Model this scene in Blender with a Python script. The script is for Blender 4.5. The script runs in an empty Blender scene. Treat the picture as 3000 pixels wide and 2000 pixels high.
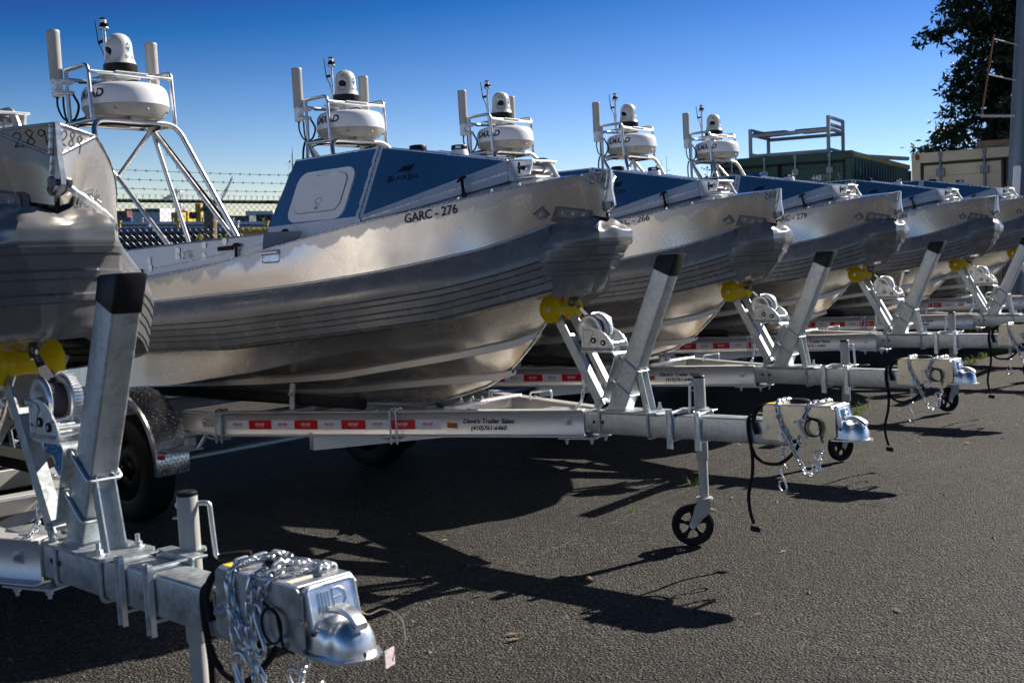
import bpy, bmesh, math, random
import numpy as np
from mathutils import Vector, Matrix, noise as mnoise

random.seed(7)
SC = bpy.context.scene
COL = SC.collection
R = math.radians

# ------------------------------------------------------------------ camera
cam_d = bpy.data.cameras.new('camera')
cam = bpy.data.objects.new('camera', cam_d)
COL.objects.link(cam)
cam.location = (0, 0, 1.5461)
cam.rotation_euler = (R(90 - 6.404), 0, 0)
cam_d.sensor_width = 36.0
cam_d.lens = 38.715
cam_d.clip_start = 0.05
cam_d.clip_end = 6000
cam_d.dof.use_dof = True
cam_d.dof.focus_distance = 5.6
cam_d.dof.aperture_fstop = 7.1
SC.camera = cam

# ------------------------------------------------------------------ sky and sun
SUN_AZ, SUN_EL = 53.0, 35.0          # azimuth from +Y towards +X
w = bpy.data.worlds.new('World')
SC.world = w
w.use_nodes = True
wn = w.node_tree
wn.nodes.clear()
sky = wn.nodes.new('ShaderNodeTexSky')
sky.sky_type = 'NISHITA'
sky.sun_disc = False
sky.sun_elevation = R(SUN_EL)
sky.sun_rotation = R(SUN_AZ)
sky.altitude = 0
sky.air_density = 0.7
sky.dust_density = 0.0
sky.ozone_density = 6.0
bg = wn.nodes.new('ShaderNodeBackground')
bg.inputs['Strength'].default_value = 0.056
wo = wn.nodes.new('ShaderNodeOutputWorld')
# one tone curve on the whole sky (the picture's own contrast): deep blue overhead, pale at the horizon
def vm(op, a, b_):
    n = wn.nodes.new('ShaderNodeVectorMath'); n.operation = op
    wn.links.new(a, n.inputs[0])
    if hasattr(b_, 'is_output'): wn.links.new(b_, n.inputs[1])
    else: n.inputs[1].default_value = b_
    return n.outputs[0]
s0 = vm('MULTIPLY', sky.outputs[0], (.10, .10, .10))
s1 = vm('MULTIPLY', vm('SUBTRACT', s0, (.145, .222, .362)), (1.95, 1.82, 2.15))
s2 = vm('MAXIMUM', s1, vm('MULTIPLY', s0, (.15, .37, .48)))
s3 = vm('MINIMUM', s2, (2.5, 2.5, 2.5))
wn.links.new(vm('MULTIPLY', s3, (10., 10., 10.)), bg.inputs[0])
wn.links.new(bg.outputs[0], wo.inputs[0])

sun_d = bpy.data.lights.new('sun', 'SUN')
sun_d.energy = 5.0
sun_d.angle = R(0.53)
sun_d.color = (1.0, 0.93, 0.82)
sun = bpy.data.objects.new('sun', sun_d)
COL.objects.link(sun)
sd = Vector((math.sin(R(SUN_AZ)) * math.cos(R(SUN_EL)), math.cos(R(SUN_AZ)) * math.cos(R(SUN_EL)), math.sin(R(SUN_EL))))
sun.rotation_euler = (-sd).to_track_quat('-Z', 'Y').to_euler()
sun.location = sd * 50

SC.view_settings.view_transform = 'Standard'
SC.view_settings.look = 'None'
SC.view_settings.exposure = 0.85
SC.view_settings.gamma = 1.0
SC.view_settings.use_curve_mapping = False
SC.render.engine = 'CYCLES'
SC.cycles.max_bounces = 10
SC.cycles.glossy_bounces = 5
SC.cycles.transmission_bounces = 8
SC.cycles.diffuse_bounces = 3
SC.cycles.caustics_reflective = True
SC.cycles.caustics_refractive = False
SC.cycles.sample_clamp_indirect = 2.5
SC.cycles.blur_glossy = 1.0
SC.cycles.use_denoising = True

# ------------------------------------------------------------------ materials
MATS = {}
def new_mat(name):
    m = bpy.data.materials.new(name)
    m.use_nodes = True
    nt = m.node_tree
    for n in list(nt.nodes):
        nt.nodes.remove(n)
    out = nt.nodes.new('ShaderNodeOutputMaterial')
    b = nt.nodes.new('ShaderNodeBsdfPrincipled')
    nt.links.new(b.outputs[0], out.inputs[0])
    return m, nt, b

def nd(nt, t, **k):
    n = nt.nodes.new(t)
    for a, v in k.items():
        setattr(n, a, v)
    return n

def coords(nt, scale=(1, 1, 1), obj=True):
    tc = nd(nt, 'ShaderNodeTexCoord')
    mp = nd(nt, 'ShaderNodeMapping')
    mp.inputs['Scale'].default_value = scale
    oi = nd(nt, 'ShaderNodeObjectInfo')        # every copy shows another patch of the pattern
    rm = nd(nt, 'ShaderNodeMath', operation='MULTIPLY')
    nt.links.new(oi.outputs['Random'], rm.inputs[0])
    rm.inputs[1].default_value = 37.0
    va = nd(nt, 'ShaderNodeVectorMath', operation='ADD')
    nt.links.new(tc.outputs['Object' if obj else 'Generated'], va.inputs[0])
    nt.links.new(rm.outputs[0], va.inputs[1])
    nt.links.new(va.outputs[0], mp.inputs[0])
    return mp.outputs[0]

def noise(nt, vec, scale, detail=4, rough=.55):
    n = nd(nt, 'ShaderNodeTexNoise')
    n.inputs['Scale'].default_value = scale
    n.inputs['Detail'].default_value = detail
    n.inputs['Roughness'].default_value = rough
    nt.links.new(vec, n.inputs['Vector'])
    return n.outputs['Fac']

def ramp(nt, fac, stops):
    r = nd(nt, 'ShaderNodeValToRGB')
    el = r.color_ramp.elements
    while len(el) < len(stops):
        el.new(0.5)
    for e, (p, c) in zip(el, stops):
        e.position = p
        e.color = (*c, 1) if len(c) == 3 else c
    nt.links.new(fac, r.inputs[0])
    return r.outputs[0]

def fmap(nt, fac, a, b, lo=0., hi=1.):
    m = nd(nt, 'ShaderNodeMapRange')
    m.inputs['From Min'].default_value = lo
    m.inputs['From Max'].default_value = hi
    m.inputs['To Min'].default_value = a
    m.inputs['To Max'].default_value = b
    nt.links.new(fac, m.inputs[0])
    return m.outputs[0]

def mixc(nt, fac, a, b, mode='MIX'):
    m = nd(nt, 'ShaderNodeMix', data_type='RGBA', blend_type=mode)
    for i, v in ((0, fac), (6, a), (7, b)):
        if hasattr(v, 'is_output'):
            nt.links.new(v, m.inputs[i])
        else:
            m.inputs[i].default_value = v if i == 0 else ((*v, 1) if len(v) == 3 else v)
    return m.outputs[2]

def math_(nt, op, a, b=None):
    m = nd(nt, 'ShaderNodeMath', operation=op)
    for i, v in ((0, a), (1, b)):
        if v is None: continue
        if hasattr(v, 'is_output'): nt.links.new(v, m.inputs[i])
        else: m.inputs[i].default_value = v
    return m.outputs[0]

def bump(nt, b, h, strength=.2, dist=.01):
    n = nd(nt, 'ShaderNodeBump')
    n.inputs['Strength'].default_value = strength
    n.inputs['Distance'].default_value = dist
    nt.links.new(h, n.inputs['Height'])
    nt.links.new(n.outputs[0], b.inputs['Normal'])

def simple(name, col, rough=.5, metal=0., var=.12, scale=14., bmp=0., bscale=90., spec=.5, coat=0.):
    m, nt, b = new_mat(name)
    v = coords(nt)
    f = noise(nt, v, scale, 5)
    d = tuple(max(0, c * (1 - var)) for c in col)
    u = tuple(min(1, c * (1 + var)) for c in col)
    nt.links.new(ramp(nt, f, [(.3, d), (.7, u)]), b.inputs['Base Color'])
    b.inputs['Metallic'].default_value = metal
    nt.links.new(fmap(nt, f, max(.03, rough - .07), min(1, rough + .07), .3, .7), b.inputs['Roughness'])
    b.inputs['Specular IOR Level'].default_value = spec
    b.inputs['Coat Weight'].default_value = coat
    if bmp:
        bump(nt, b, noise(nt, v, bscale, 3), bmp, .004)
    MATS[name] = m
    return m

def mill_alu(name, lo, hi, r0, r1, stretch=(1, 1, 1), blotch=True, bmp=.03, metal=1.0, grit=1.0):
    """mill-finish aluminium sheet: rolled grain, acid-cleaned blotches, faint scratches"""
    m, nt, b = new_mat(name)
    v = coords(nt)
    big = noise(nt, v, 2.6, 6, .6)
    grain = noise(nt, coords(nt, (3, 3, 160)), 3, 3)
    fine = noise(nt, v, 60, 4)
    c = mixc(nt, big, lo, hi)
    c = mixc(nt, fmap(nt, grain, 0, .22), c, (.42, .41, .40))
    rr = fmap(nt, big, r0, r1, .3, .7)
    if blotch:
        # cleaned band along the weld edges; the mesh carries its distance to the edge
        at = nd(nt, 'ShaderNodeAttribute', attribute_name='band')
        edge = math_(nt, 'ADD', at.outputs['Fac'], fmap(nt, noise(nt, coords(nt, (1, 1, .6)), 8, 3, .5), -.05, .05, .25, .75))
        k = fmap(nt, edge, 1, 0, .040, .056)
        c = mixc(nt, math_(nt, 'MULTIPLY', k, .8), c, (.47, .46, .47))
        rr = math_(nt, 'ADD', rr, math_(nt, 'MULTIPLY', k, .18))
    nt.links.new(c, b.inputs['Base Color'])
    b.inputs['Metallic'].default_value = metal
    rr = math_(nt, 'ADD', rr, fmap(nt, fine, -.04 * grit, .05 * grit))
    nt.links.new(rr, b.inputs['Roughness'])
    bump(nt, b, noise(nt, coords(nt, (1, 1, .5)), 4.5, 1.5), bmp, .02)
    MATS[name] = m
    return m

mill_alu('hull_alu', (.70, .64, .57), (.90, .84, .77), .16, .31, bmp=.24, metal=.74)
mill_alu('cabin_alu', (.66, .70, .74), (.78, .81, .85), .20, .27, blotch=False, bmp=.004, grit=.15)
mill_alu('strip_alu', (.82, .82, .82), (.92, .92, .92), .42, .55, blotch=False, bmp=.02, metal=.6)
mill_alu('rail_alu', (.74, .73, .72), (.84, .83, .82), .34, .48, blotch=False, bmp=.02, metal=.62)
simple('weld', (.72, .73, .74), .28, 1., .2, 60, .15, 300)
simple('tube_alu', (.70, .69, .67), .36, 1., .10, 20)
simple('steel', (.62, .63, .64), .42, .9, .12, 30)
simple('zinc_bright', (.76, .78, .80), .34, .9, .12, 40)
simple('plate_steel', (.34, .35, .37), .46, .9, .15, 30)
simple('dark_bolt', (.16, .16, .17), .35, 1., .2, 60)
simple('black_plastic', (.010, .010, .011), .42, 0, .2, 30, spec=.22)
simple('black_rubber', (.011, .011, .011), .62, 0, .3, 40, .1, 200, spec=.2)
simple('tyre_rubber', (.014, .014, .015), .62, 0, .3, 30, .1, 120, spec=.2)
simple('white_plastic', (.80, .80, .84), .32, 0, .03, 10, coat=.2)
simple('cream_plastic', (.66, .65, .62), .36, 0, .04, 10, coat=.15)
simple('radar_base', (.36, .35, .33), .5, 0, .08, 12)
simple('antenna_grey', (.42, .41, .39), .46, 0, .06, 12)
simple('hatch_white', (.74, .76, .80), .42, 0, .03, 12)
simple('ink_black', (.010, .010, .011), .5, 0, .1, 50)
simple('marker_ink', (.03, .03, .035), .6, 0, .4, 60)
simple('logo_blue', (.02, .05, .22), .4, 0, .05)
simple('logo_cyan', (.07, .25, .52), .25, .3, .1, 30)
simple('red_tape', (.62, .012, .014), .32, 0, .06, 20)
simple('white_tape', (.72, .73, .80), .32, 0, .04, 20)
simple('red_ink', (.55, .01, .015), .4, 0)
simple('white_ink', (.82, .82, .80), .5, 0)
simple('amber', (.52, .13, .012), .22, 0, .2, 60, coat=.5)
simple('red_flag', (.75, .06, .03), .5, 0)
simple('strap_white', (.72, .71, .66), .7, 0, .12, 60, .3, 160)
simple('webbing', (.03, .028, .04), .8, 0, .3, 200, .3, 300)
simple('sticker', (.74, .70, .58), .5, 0)
simple('yellow_sticker', (.75, .58, .05), .5, 0)
simple('tag_pink', (.70, .60, .60), .6, 0, .3, 120)
simple('wire_tan', (.45, .40, .30), .5, 0)
simple('wire_yellow', (.62, .36, .05), .5, 0)
simple('rust', (.17, .07, .03), .85, 0, .4, 25, .3, 80)
simple('wood_old', (.21, .15, .095), .8, 0, .35, 9, .3, 60)
simple('bunk_carpet', (.012, .012, .012), .95, 0, .4, 60, .4, 200)
simple('blue_tape', (.02, .12, .55), .5, 0)

def galv():
    m, nt, b = new_mat('galvanised')
    v = coords(nt)
    vo = nd(nt, 'ShaderNodeTexVoronoi')
    vo.inputs['Scale'].default_value = 75
    nt.links.new(v, vo.inputs['Vector'])
    sp = math_(nt, 'ADD', math_(nt, 'MULTIPLY', vo.outputs['Color'], .30), math_(nt, 'MULTIPLY', noise(nt, v, 11, 6, .65), .8))
    nt.links.new(ramp(nt, sp, [(.30, (.36, .40, .43)), (.55, (.52, .56, .585)), (.85, (.66, .69, .70))]), b.inputs['Base Color'])
    b.inputs['Metallic'].default_value = .82
    nt.links.new(fmap(nt, sp, .36, .58, .3, .85), b.inputs['Roughness'])
    bump(nt, b, noise(nt, v, 34, 5), .12, .004)
    MATS['galvanised'] = m
galv()

def zinc_yellow():
    m, nt, b = new_mat('zinc_yellow')
    v = coords(nt)
    f = noise(nt, v, 9, 5)
    nt.links.new(ramp(nt, f, [(.3, (.60, .60, .52)), (.5, (.68, .62, .48)), (.7, (.70, .65, .60))]), b.inputs['Base Color'])
    b.inputs['Metallic'].default_value = .85
    nt.links.new(fmap(nt, noise(nt, v, 40, 4), .26, .42, .3, .7), b.inputs['Roughness'])
    MATS['zinc_yellow'] = m
zinc_yellow()

def fender_mat():
    m, nt, b = new_mat('fender_grey')
    v = coords(nt)
    f = noise(nt, v, 7, 5)
    nt.links.new(ramp(nt, f, [(.3, (.125, .127, .132)), (.7, (.165, .166, .170))]), b.inputs['Base Color'])
    nt.links.new(fmap(nt, f, .20, .32, .3, .7), b.inputs['Roughness'])
    b.inputs['Specular IOR Level'].default_value = .8
    b.inputs['Coat Weight'].default_value = .25
    b.inputs['Coat Roughness'].default_value = .18
    bump(nt, b, noise(nt, v, 9, 1), .12, .008)
    MATS['fender_grey'] = m
fender_mat()

def urethane():
    m, nt, b = new_mat('amber_urethane')
    v = coords(nt)
    col = ramp(nt, noise(nt, v, 20, 3), [(.3, (1., .74, .02)), (.7, (1., .86, .05))])
    nt.links.new(col, b.inputs['Base Color'])
    b.inputs['Transmission Weight'].default_value = .25
    b.inputs['Roughness'].default_value = .22
    b.inputs['IOR'].default_value = 1.35
    tl = nd(nt, 'ShaderNodeBsdfTranslucent')
    nt.links.new(col, tl.inputs[0])
    mx = nd(nt, 'ShaderNodeMixShader')
    mx.inputs[0].default_value = .55
    nt.links.new(b.outputs[0], mx.inputs[1])
    nt.links.new(tl.outputs[0], mx.inputs[2])
    nt.links.new(mx.outputs[0], [n for n in nt.nodes if n.type == 'OUTPUT_MATERIAL'][0].inputs[0])
    MATS['amber_urethane'] = m
urethane()

def diamond():
    simple('tread_plate', (.66, .65, .64), .22, 1., .15, 18, .05, 80)
diamond()

def asphalt():
    m, nt, b = new_mat('asphalt')
    v = coords(nt)
    vo = nd(nt, 'ShaderNodeTexVoronoi')
    vo.inputs['Scale'].default_value = 92
    nt.links.new(v, vo.inputs['Vector'])
    vo2 = nd(nt, 'ShaderNodeTexVoronoi')
    vo2.inputs['Scale'].default_value = 230
    nt.links.new(v, vo2.inputs['Vector'])
    big = noise(nt, v, .9, 6, .6)
    mid = noise(nt, v, 7, 5, .6)
    stone = nd(nt, 'ShaderNodeSeparateColor')
    nt.links.new(vo.outputs['Color'], stone.inputs[0])
    c = ramp(nt, stone.outputs[0], [(0, (.032, .029, .026)), (.45, (.072, .066, .059)), (.8, (.135, .123, .108)), (1, (.24, .22, .195))])
    gap = fmap(nt, vo.outputs['Distance'], 0, .85, .40, .70)
    c = mixc(nt, gap, c, (.010, .010, .010))
    c = mixc(nt, fmap(nt, big, 0, .6, .35, .7), c, (.034, .033, .032))
    c = mixc(nt, fmap(nt, mid, 0, .25, .5, .75), c, (.066, .062, .057))
    # pale tyre-worn arcs and grit patches
    wv = nd(nt, 'ShaderNodeTexWave', wave_type='RINGS')
    wv.inputs['Scale'].default_value = .16
    wv.inputs['Distortion'].default_value = 2.0
    nt.links.new(coords(nt, (1, .8, 1)), wv.inputs['Vector'])
    worn = math_(nt, 'MULTIPLY', fmap(nt, wv.outputs['Fac'], 0, 1, .90, 1.0), fmap(nt, mid, 0, .4, .4, .7))
    c = mixc(nt, worn, c, (.12, .112, .10))
    # grit gathered in an old joint line running along the row of trailers
    tc = nd(nt, 'ShaderNodeTexCoord')
    sx = nd(nt, 'ShaderNodeSeparateXYZ')
    nt.links.new(tc.outputs['Object'], sx.inputs[0])
    wob = fmap(nt, noise(nt, v, 3.5, 4), -.03, .03)
    dline = math_(nt, 'ABSOLUTE', math_(nt, 'SUBTRACT', math_(nt, 'ADD', math_(nt, 'ADD', sx.outputs[0], math_(nt, 'MULTIPLY', sx.outputs[1], .10)), wob), -.13))
    joint = math_(nt, 'MULTIPLY', fmap(nt, dline, 1, 0, 0, .012), fmap(nt, noise(nt, v, 24, 3), 0, 1, .45, .62))
    c = mixc(nt, math_(nt, 'MULTIPLY', joint, .7), c, (.26, .245, .22))
    # hairline cracks
    cr = nd(nt, 'ShaderNodeTexVoronoi', feature='DISTANCE_TO_EDGE')
    cr.inputs['Scale'].default_value = .55
    wv2 = nd(nt, 'ShaderNodeVectorMath', operation='ADD')
    nt.links.new(v, wv2.inputs[0])
    nz = nd(nt, 'ShaderNodeTexNoise'); nz.inputs['Scale'].default_value = 2.2; nz.inputs['Detail'].default_value = 5
    nt.links.new(v, nz.inputs['Vector'])
    nt.links.new(nz.outputs['Color'], wv2.inputs[1])
    nt.links.new(wv2.outputs[0], cr.inputs['Vector'])
    crack = math_(nt, 'MULTIPLY', fmap(nt, cr.outputs['Distance'], 1, 0, .001, .006), fmap(nt, noise(nt, v, .8, 3), 0, 1, .48, .58))
    c = mixc(nt, math_(nt, 'MULTIPLY', crack, .85), c, (.012, .011, .010))
    # dark rubber scuffs and oil
    oil = math_(nt, 'MULTIPLY', fmap(nt, noise(nt, v, .55, 5, .65), 0, .55, .60, .74), 1.0)
    c = mixc(nt, oil, c, (.026, .025, .024))
    nt.links.new(c, b.inputs['Base Color'])
    b.inputs['Roughness'].default_value = .72
    b.inputs['Specular IOR Level'].default_value = .25
    h = math_(nt, 'ADD', math_(nt, 'MULTIPLY', vo.outputs['Distance'], -1.0), math_(nt, 'MULTIPLY', vo2.outputs['Distance'], -.35))
    h = math_(nt, 'ADD', h, math_(nt, 'MULTIPLY', mid, .5))
    bump(nt, b, h, 1.0, .026)
    MATS['asphalt'] = m
asphalt()

def water_mat():
    m, nt, b = new_mat('water')
    b.inputs['Base Color'].default_value = (.012, .03, .045, 1)
    b.inputs['Roughness'].default_value = .12
    bump(nt, b, noise(nt, coords(nt), .9, 5), .35, .3)
    MATS['water'] = m
water_mat()

def leafm(name, a, c, tr=.3):
    m, nt, b = new_mat(name)
    v = coords(nt)
    col = ramp(nt, noise(nt, v, 3.1, 4), [(.3, a), (.7, c)])
    nt.links.new(col, b.inputs['Base Color'])
    b.inputs['Roughness'].default_value = .5
    tl = nd(nt, 'ShaderNodeBsdfTranslucent')
    nt.links.new(col, tl.inputs[0])
    mx = nd(nt, 'ShaderNodeMixShader')
    mx.inputs[0].default_value = tr
    nt.links.new(b.outputs[0], mx.inputs[1])
    nt.links.new(tl.outputs[0], mx.inputs[2])
    nt.links.new(mx.outputs[0], [n for n in nt.nodes if n.type == 'OUTPUT_MATERIAL'][0].inputs[0])
    MATS[name] = m
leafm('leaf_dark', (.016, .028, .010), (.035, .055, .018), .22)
leafm('leaf_yellow', (.16, .20, .02), (.42, .36, .03), .45)
leafm('leaf_gold', (.40, .24, .02), (.50, .34, .03), .45)
leafm('grass_green', (.10, .17, .02), (.20, .28, .05), .4)
simple('bark', (.06, .045, .035), .9, 0, .3, 20, .4, 60)

def paint(name, col, rust_amt=.3, rough=.5):
    m, nt, b = new_mat(name)
    v = coords(nt)
    base = ramp(nt, noise(nt, v, 1.7, 6), [(.3, tuple(x * .8 for x in col)), (.7, tuple(min(1, x * 1.15) for x in col))])
    k = fmap(nt, noise(nt, coords(nt, (1, 1, .35)), 5, 8, .7), 0, 1, .66 - rust_amt * .12, .74 - rust_amt * .1)
    nt.links.new(mixc(nt, k, base, (.15, .065, .025)), b.inputs['Base Color'])
    b.inputs['Roughness'].default_value = rough
    bump(nt, b, noise(nt, v, 30, 5), .06, .01)
    MATS[name] = m
paint('green_paint', (.022, .085, .045), .35)
paint('green_side', (.035, .10, .06), .15)
paint('cream_paint', (.46, .40, .29), .1)
paint('yellow_worn', (.52, .38, .09), .8)
paint('navy_paint', (.010, .016, .032), .1)
paint('yellow_paint', (.62, .40, .02), .15)
paint('brick_paint', (.22, .06, .04), .1)
paint('white_paint', (.74, .74, .74), .05)
paint('grey_paint', (.26, .28, .30), .05)
paint('blue_paint', (.05, .14, .30), .1)
paint('rack_paint', (.42, .43, .42), .35)
paint('quay_concrete', (.30, .285, .26), .05, .9)
simple('gasket_black', (.014, .014, .014), .7)
simple('pole_steel', (.12, .15, .19), .5, .4, .12, 4, .05, 30)
simple('fence_wire', (.50, .50, .48), .4, .8, .15, 20)
simple('fence_dark', (.055, .05, .045), .7, .3, .3, 20)
simple('haze_steel', (.80, .80, .82), .7, 0, .08, 1)
simple('far_land', (.10, .12, .13), .9, 0, .3, .05)

# ------------------------------------------------------------------ mesh helpers
V = Vector
def finish(bm, name, sharp=35, smooth=True):
    bmesh.ops.recalc_face_normals(bm, faces=bm.faces)
    me = bpy.data.meshes.new(name)
    bm.to_mesh(me)
    bm.free()
    if smooth:
        me.polygons.foreach_set('use_smooth', [True] * len(me.polygons))
        me.set_sharp_from_angle(angle=R(sharp))
    return me

CACHE = {}
def mesh(key, fn, sharp=35, smooth=True):
    """build once, share the mesh data between copies"""
    if key not in CACHE:
        bm = bmesh.new()
        fn(bm)
        CACHE[key] = finish(bm, key, sharp, smooth)
    return CACHE[key]

def put(name, me, mat, parent=None, loc=None, rot=None, scl=None, kind=None, label=None, cat=None, group=None):
    o = bpy.data.objects.new(name, me)
    COL.objects.link(o)
    if me is not None and mat is not None:
        if not me.materials:
            me.materials.append(MATS[mat])
        elif me.materials[0] != MATS[mat]:
            o.material_slots[0].link = 'OBJECT'
            o.material_slots[0].material = MATS[mat]
    if isinstance(parent, list): parent = parent[0]
    if parent is not None: o.parent = parent
    if loc is not None: o.location = loc
    if rot is not None: o.rotation_euler = rot
    if scl is not None: o.scale = scl
    if kind: o['kind'] = kind
    if label: o['label'] = label
    if cat: o['category'] = cat
    if group: o['group'] = group
    return o

def islands(bm):
    """clusters of faces whose bounds touch"""
    seen, out = set(), []
    for v in bm.verts:
        if v.index in seen: continue
        st, comp = [v], []
        seen.add(v.index)
        while st:
            q = st.pop(); comp.append(q.index)
            for e in q.link_edges:
                o = e.other_vert(q)
                if o.index not in seen: seen.add(o.index); st.append(o)
        out.append(comp)
    return out
def pieces(key, fn, sharp=35, smooth=True):
    """one mesh per separate piece (bolt, strap, clamp ...), built once"""
    if key not in CACHE:
        bm = bmesh.new(); fn(bm)
        bmesh.ops.recalc_face_normals(bm, faces=bm.faces)
        bm.verts.ensure_lookup_table(); bm.verts.index_update()
        comps = islands(bm)
        co = np.array([v.co[:] for v in bm.verts])
        bb = [(co[c].min(0) - .0012, co[c].max(0) + .0012) for c in comps]
        par = list(range(len(comps)))
        def find(a):
            while par[a] != a: a = par[a]
            return a
        if 1 < len(comps) < 260:
            for i in range(len(comps)):
                for j in range(i):
                    if (bb[i][0] <= bb[j][1]).all() and (bb[j][0] <= bb[i][1]).all(): par[find(i)] = find(j)
        groups = {}
        for i, c in enumerate(comps): groups.setdefault(find(i), []).extend(c)
        gs = sorted(groups.values(), key=len, reverse=True)
        if len(gs) == 1 or len(comps) >= 260:
            CACHE[key] = [finish(bm, key, sharp, smooth)]
        else:
            res = []
            has = bm.verts.layers.float.get('band')
            for gidx in gs:
                keep = set(gidx)
                b2 = bm.copy()
                b2.verts.ensure_lookup_table()
                bmesh.ops.delete(b2, geom=[v for v in b2.verts if v.index not in keep], context='VERTS')
                res.append(finish(b2, key, sharp, smooth))
            bm.free()
            CACHE[key] = res
    return CACHE[key]
def part(parent, name, key, fn, mat, sharp=35, smooth=True, whole=False, **k):
    if whole or not smooth:
        return put(name, mesh(key, fn, sharp, smooth), mat, parent, **k)
    os_ = [put(name, me, mat, parent, **k) for me in pieces(key, fn, sharp, smooth)]
    return os_[0] if len(os_) == 1 else Many(os_)
class Many(list):
    """pieces placed together; parts hang from the first"""
    def __setattr__(self, n, v):
        for o in self: setattr(o, n, v)
    def __setitem__(self, n, v):
        if isinstance(n, str):
            for o in self: o[n] = v
        else: list.__setitem__(self, n, v)

def face(bm, vs):
    try:
        return bm.faces.new(vs)
    except ValueError:
        return None

def box(bm, c, s, rot=None, bev=0.0):
    """chamfered box: centre, full size"""
    hx, hy, hz = s[0] / 2, s[1] / 2, s[2] / 2
    M = Matrix.Translation(c) @ (rot.to_4x4() if rot is not None else Matrix.Identity(4))
    if bev <= 0:
        v = [bm.verts.new(M @ V((x * hx, y * hy, z * hz))) for x in (-1, 1) for y in (-1, 1) for z in (-1, 1)]
        for f in ((0, 1, 3, 2), (4, 6, 7, 5), (0, 4, 5, 1), (2, 3, 7, 6), (0, 2, 6, 4), (1, 5, 7, 3)):
            face(bm, [v[i] for i in f])
        return
    b = min(bev, hx * .49 * 2, hy * .98, hz * .98)
    vs = {}
    for x in (-1, 1):
        for y in (-1, 1):
            for z in (-1, 1):
                vs[(x, y, z)] = (bm.verts.new(M @ V((x * hx, y * (hy - b), z * (hz - b)))),
                                 bm.verts.new(M @ V((x * (hx - b), y * hy, z * (hz - b)))),
                                 bm.verts.new(M @ V((x * (hx - b), y * (hy - b), z * hz))))
    for k in range(3):
        for s_ in (-1, 1):
            def g(a, c_):
                t = [0, 0, 0]; t[k] = s_; o = [i for i in range(3) if i != k]; t[o[0]] = a; t[o[1]] = c_
                return vs[tuple(t)][k]
            face(bm, [g(-1, -1), g(1, -1), g(1, 1), g(-1, 1)])
    for k in range(3):                       # edges along axis k
        o = [i for i in range(3) if i != k]
        for a in (-1, 1):
            for c_ in (-1, 1):
                t0 = [0, 0, 0]; t0[k] = -1; t0[o[0]] = a; t0[o[1]] = c_
                t1 = list(t0); t1[k] = 1
                face(bm, [vs[tuple(t0)][o[0]], vs[tuple(t1)][o[0]], vs[tuple(t1)][o[1]], vs[tuple(t0)][o[1]]])
    for q in vs.values():
        face(bm, list(q))

def frames(pts, closed=False):
    n = len(pts)
    T = []
    for i in range(n):
        a = pts[(i - 1) % n] if (closed or i > 0) else pts[i]
        c = pts[(i + 1) % n] if (closed or i < n - 1) else pts[i]
        t = (c - a)
        T.append(t.normalized() if t.length > 1e-9 else V((1, 0, 0)))
    up = V((0, 0, 1)) if abs(T[0].z) < .9 else V((1, 0, 0))
    N = [(up - T[0] * up.dot(T[0])).normalized()]
    for i in range(1, n):
        q = N[-1] - T[i] * N[-1].dot(T[i])
        N.append(q.normalized() if q.length > 1e-9 else N[-1])
    return T, N

def tube(bm, pts, r, seg=10, closed=False, caps=True):
    pts = [V(p) for p in pts]
    T, N = frames(pts, closed)
    rings = []
    for i, p in enumerate(pts):
        rr = r[i] if isinstance(r, (list, tuple)) else r
        B = T[i].cross(N[i])
        rings.append([bm.verts.new(p + (N[i] * math.cos(a) + B * math.sin(a)) * rr)
                      for a in (2 * math.pi * k / seg for k in range(seg))])
    m = len(pts) if closed else len(pts) - 1
    for i in range(m):
        a, c = rings[i], rings[(i + 1) % len(pts)]
        off = 0
        if closed and i == m - 1:            # match the twist at the seam
            off = min(range(seg), key=lambda o: (a[0].co - c[o].co).length)
        for k in range(seg):
            face(bm, [a[k], a[(k + 1) % seg], c[(k + 1 + off) % seg], c[(k + off) % seg]])
    if caps and not closed:
        face(bm, rings[0][::-1]); face(bm, rings[-1])

def cyl(bm, p0, p1, r0, r1=None, seg=20):
    tube(bm, [p0, p1], [r0, r0 if r1 is None else r1], seg)

def lathe(bm, prof, M=None, seg=28, a0=0., a1=2 * math.pi):
    """profile [(r,z)] turned about z, then moved by M"""
    M = M or Matrix.Identity(4)
    full = abs(a1 - a0 - 2 * math.pi) < 1e-6
    n = seg if full else seg + 1
    rings = []
    for r_, z_ in prof:
        if r_ < 1e-6:
            rings.append([bm.verts.new(M @ V((0, 0, z_)))])
        else:
            rings.append([bm.verts.new(M @ V((r_ * math.cos(a0 + (a1 - a0) * k / seg), r_ * math.sin(a0 + (a1 - a0) * k / seg), z_))) for k in range(n)])
    for a, c in zip(rings, rings[1:]):
        for k in range(seg):
            k2 = (k + 1) % n
            if len(a) == 1 and len(c) == 1: continue
            if len(a) == 1: face(bm, [a[0], c[k], c[k2]])
            elif len(c) == 1: face(bm, [a[k], c[0], a[k2]])
            else: face(bm, [a[k], c[k], c[k2], a[k2]])
    return rings

def axis_m(o, z, x=None):
    """matrix whose z axis is along z, at o"""
    z = V(z).normalized()
    x = V(x) if x is not None else (V((1, 0, 0)) if abs(z.x) < .9 else V((0, 1, 0)))
    x = (x - z * x.dot(z)).normalized()
    y = z.cross(x)
    return Matrix(((x.x, y.x, z.x, o[0]), (x.y, y.y, z.y, o[1]), (x.z, y.z, z.z, o[2]), (0, 0, 0, 1)))

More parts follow.
